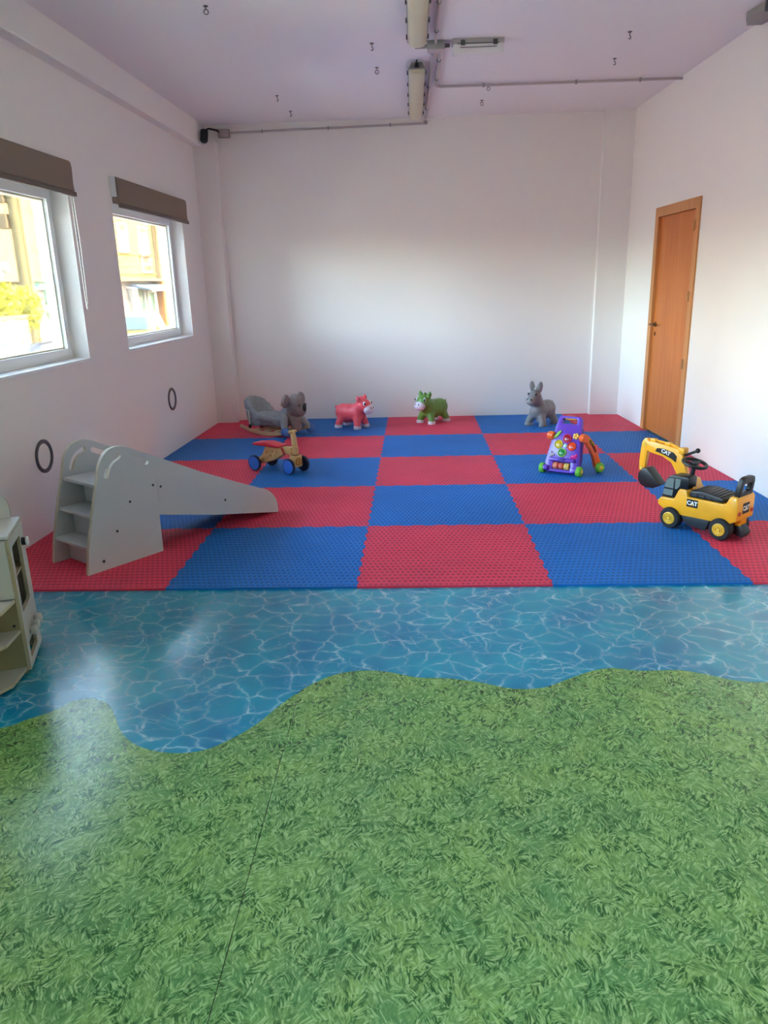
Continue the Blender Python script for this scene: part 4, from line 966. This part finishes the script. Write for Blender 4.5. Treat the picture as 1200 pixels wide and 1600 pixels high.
# utility pole with boxes
def leaf_cloud(name, c, rad, n, m, parent, size=.09, seed=1, label=None):
    rnd = random.Random(seed); b = B()
    for _ in range(n):
        while True:
            p = Vector((rnd.uniform(-1, 1), rnd.uniform(-1, 1), rnd.uniform(-1, 1)))
            if .35 < p.length < 1: break
        p = Vector((c[0]+p.x*rad[0], c[1]+p.y*rad[1], c[2]+p.z*rad[2]))
        e = Euler((rnd.uniform(0, 6), rnd.uniform(0, 6), rnd.uniform(0, 6))).to_matrix(); s = size*rnd.uniform(.6, 1.3)
        vs = [b.bm.verts.new(p+e @ Vector(q)) for q in ((-s, 0, 0), (0, -s*.45, s*.12), (s, 0, 0), (0, s*.45, s*.12))]
        b.bm.faces.new(vs)
    return obj(name, b, m, parent, 0, label, 'stuff')
M_LEAF = mat('yellow_green_leaves', (150,150,18), .6, vary=.35, vscale=6)
M_POLE = mat_wood('weathered_pole', (104,92,60), (122,110,76), .85, (1,1,.15), 12)
px, py = -8.0, 13.0
t = thing('utility_pole', 'weathered utility pole with meter boxes seen through the nearer window', 'utility pole', (px, py, ZS))
obj('pole', B().cone((0, 0, 0), (0, 0, 9), .155, .11, 14), M_POLE, t)
obj('cable_pipe', B().cone((.15, -.05, 0), (.13, -.05, 7), .035, n=8), M_CREAMW, t)
obj('meter_box', B().box(-.36, -.13, -.2, 0, 3.93, 4.23, .01), M_SILL, t, 0); obj('meter_box', B().box(-.34, -.13, -.2, 0, 3.42, 3.72, .01), M_SILL, t, 0)
obj('cable', B().tube([(-.2, -.1, 3.93), (-.1, -.2, 3.8), (-.14, -.2, 3.74)], .012, 6), M_DGREY, t)
obj('cable', B().tube([(.19, -.06, 4.7), (.2, -.06, 4.0), (.24, -.06, 3.85)], .012, 6), M_DGREY, t)
t = thing('lamp_arm', 'white curved bracket beside the utility pole', 'bracket', (-8.6, 13.0, ZS))
obj('post', B().tube([(-1.6, -.5, 0), (-1.6, -.5, 1.6), (-.9, -.3, 2.05), (-.2, 0, 2.3), (.1, .1, 2.55)], .05, 8), M_WHITE, t); obj('lamp_head', B().ell((.12, .1, 2.66), (.09, .09, .13)), M_GREYP, t)
t = thing('planter', 'cream lattice planter box at the foot of the utility pole', 'planter', (-7.6, 11.0, ZS))
obj('box', B().box(-.35, .35, -.95, .35, 0, 1.65), M_CREAMW, t, 0)
lb = B()
for k in range(-14, 12):
    for s in (1, -1):
        a = Vector((.365, -.95+k*.12, 1.22)); c2 = Vector((.365, -.95+k*.12+s*.42, 1.64))
        if -.96 <= a.y <= .36 and -.96 <= c2.y <= .36: lb.cone(a, c2, .013, n=5)
obj('lattice', lb, M_WHITE, t, 0, 'white diamond lattice', 'stuff')
obj('rim', B().box(-.4, .4, -1.0, .4, 1.64, 1.72), M_CREAMW2, t, 0)
t = thing('planted_shrub', 'bright yellow-green shrub growing out of the lattice planter', 'shrub', (-7.6, 11.0, ZS+1.72))
obj('stem', B().tube([(0, -.3, -.05), (.05, -.3, .3), (0, -.2, .5)], .03, 6).tube([(0, .1, -.05), (-.05, .15, .3), (.05, .2, .5)], .03, 6), M_POLE, t)
leaf_cloud('foliage', (0, -.35, .27), (.48, .85, .40), 900, M_LEAF, t, .09, 3)
leaf_cloud('foliage', (.25, .55, .10), (.28, .45, .42), 480, M_LEAF, t, .08, 4)
t = thing('flower_pot_stand', 'tall potted plant with white flowers by the green shop door', 'potted plant', (-11.15, 21.0, ZS))
obj('pot', B().lathe([(.16, 0), (.22, .5), (.24, .55), (.2, .55), (0, .5)], (0, 0, .6), (0, 0, 1), 14).cone((0, 0, 0), (0, 0, .6), .2, .14, 10), M_SILL, t)
leaf_cloud('foliage', (0, 0, 1.45), (.35, .35, .4), 160, mat('grey_green_leaves', (104,120,80), .6, vary=.3, vscale=7), t, .09, 8)
leaf_cloud('blossom', (0, 0, 1.5), (.36, .36, .4), 60, M_WHITE, t, .07, 9)

def car(label, loc, rz, paint, L=4.2, Wd=1.72, Hh=1.46):
    t = thing('car', label, 'car', (loc[0], loc[1], ZS), rz, 'cars parked in the street')
    mp = mat('car_paint', paint, .25, coat=.6); mg = mat('car_glass', (112,134,146), .08, spec=.8); mt = mat('car_tyre', (40,40,42), .8)
    body = [(-L/2, .35), (-L/2+.05, .75), (-L/2+.25, .90), (-.95, .96), (1.0, .94), (L/2-.25, .82), (L/2, .62), (L/2, .30), (L/2-.1, .22), (-L/2+.1, .22)]
    b = B().prism(body, None, -Wd/2, Wd/2, XZ, None, .06); obj('body', b, mp, t, 40)
    roof = [(-L/2+.45, .9), (-1.25, Hh-.08), (-.9, Hh-.01), (-.2, Hh+.02), (.35, Hh-.02), (.62, Hh-.10), (1.25, .9)]
    b = B(); inset = lambda z: Wd/2-.05-(z-.9)*.28
    lo = [b.bm.verts.new((x, -inset(z), z)) for x, z in roof]; hi = [b.bm.verts.new((x, inset(z), z)) for x, z in roof]
    b.bm.faces.new(lo); b.bm.faces.new(hi[::-1])
    for i in range(len(roof)): b.bm.faces.new((lo[i], hi[i], hi[(i+1) % len(roof)], lo[(i+1) % len(roof)]))
    bmesh.ops.recalc_face_normals(b.bm, faces=b.bm.faces[:])
    bmesh.ops.bevel(b.bm, geom=b.bm.edges[:], offset=.04, segments=2, affect='EDGES'); obj('cabin', b, mp, t, 40)
    for s in (-1, 1):
        for x0, x1, xa, xb in ((-1.30, -.30, -1.02, -.30), (-.22, .98, -.22, .50)):
            z0, z1 = .95, Hh-.12; e = .012
            bb = B(); vs = [bb.bm.verts.new((x, s*(inset(z)+e), z)) for x, z in ((x0, z0), (x1, z0), (xb, z1), (xa, z1))]; bb.bm.faces.new(vs)
            bmesh.ops.solidify(bb.bm, geom=bb.bm.faces[:], thickness=.01); obj('side_window', bb, mg, t, 0)
        obj('roof_rail', B().tube([(-.95, s*.58, Hh-.02), (-.8, s*.58, Hh+.05), (.2, s*.58, Hh+.06), (.4, s*.58, Hh-.02)], .018, 6), M_DGREY, t)
        for x in (-1.3, 1.3):
            w = obj('wheel', B().lathe([(.2, -.1), (.30, -.1), (.32, -.06), (.32, .06), (.30, .1), (.2, .1)], (x, s*(Wd/2-.08), .32), (0, 1, 0), 24), mt, t)
            obj('hub', B().lathe([(.19, 0), (.17, .03), (0, .04)], (x, s*(Wd/2+.0), .32), (0, s, 0), 16), M_GREYP, w)
        obj('headlight', B().ell((L/2-.12, s*.6, .68), (.1, .18, .07)), M_WHITE, t)
        obj('mirror', B().ell((.85, s*(Wd/2+.06), 1.0), (.07, .09, .07)), mp, t)
    for x0, z0, x1, z1, nm in ((1.16, .98, .68, Hh-.13, 'windscreen'), (-L/2+.52, .98, -1.23, Hh-.12, 'rear_window')):
        bb = B(); e = .03 if x0 > 0 else -.03
        vs = [bb.bm.verts.new((x+e, y, z)) for x, y, z in ((x0, -inset(z0)+.1, z0), (x0, inset(z0)-.1, z0), (x1, inset(z1)-.08, z1), (x1, -inset(z1)+.08, z1))]
        bb.bm.faces.new(vs); bmesh.ops.solidify(bb.bm, geom=bb.bm.faces[:], thickness=.01); obj(nm, bb, mg, t, 0)
    obj('number_plate', B().box(L/2-.01, L/2+.012, -.26, .26, .42, .53), M_WHITE, t, 0)
    return t
car('light blue car parked right outside the nearer window', (-4.3, 5.3), 90, (30,90,160), Hh=1.53)
car('pale yellow-grey car parked farther off, seen through the farther window', (-8.6, 20.6), -80, (158,142,78), Hh=1.48)
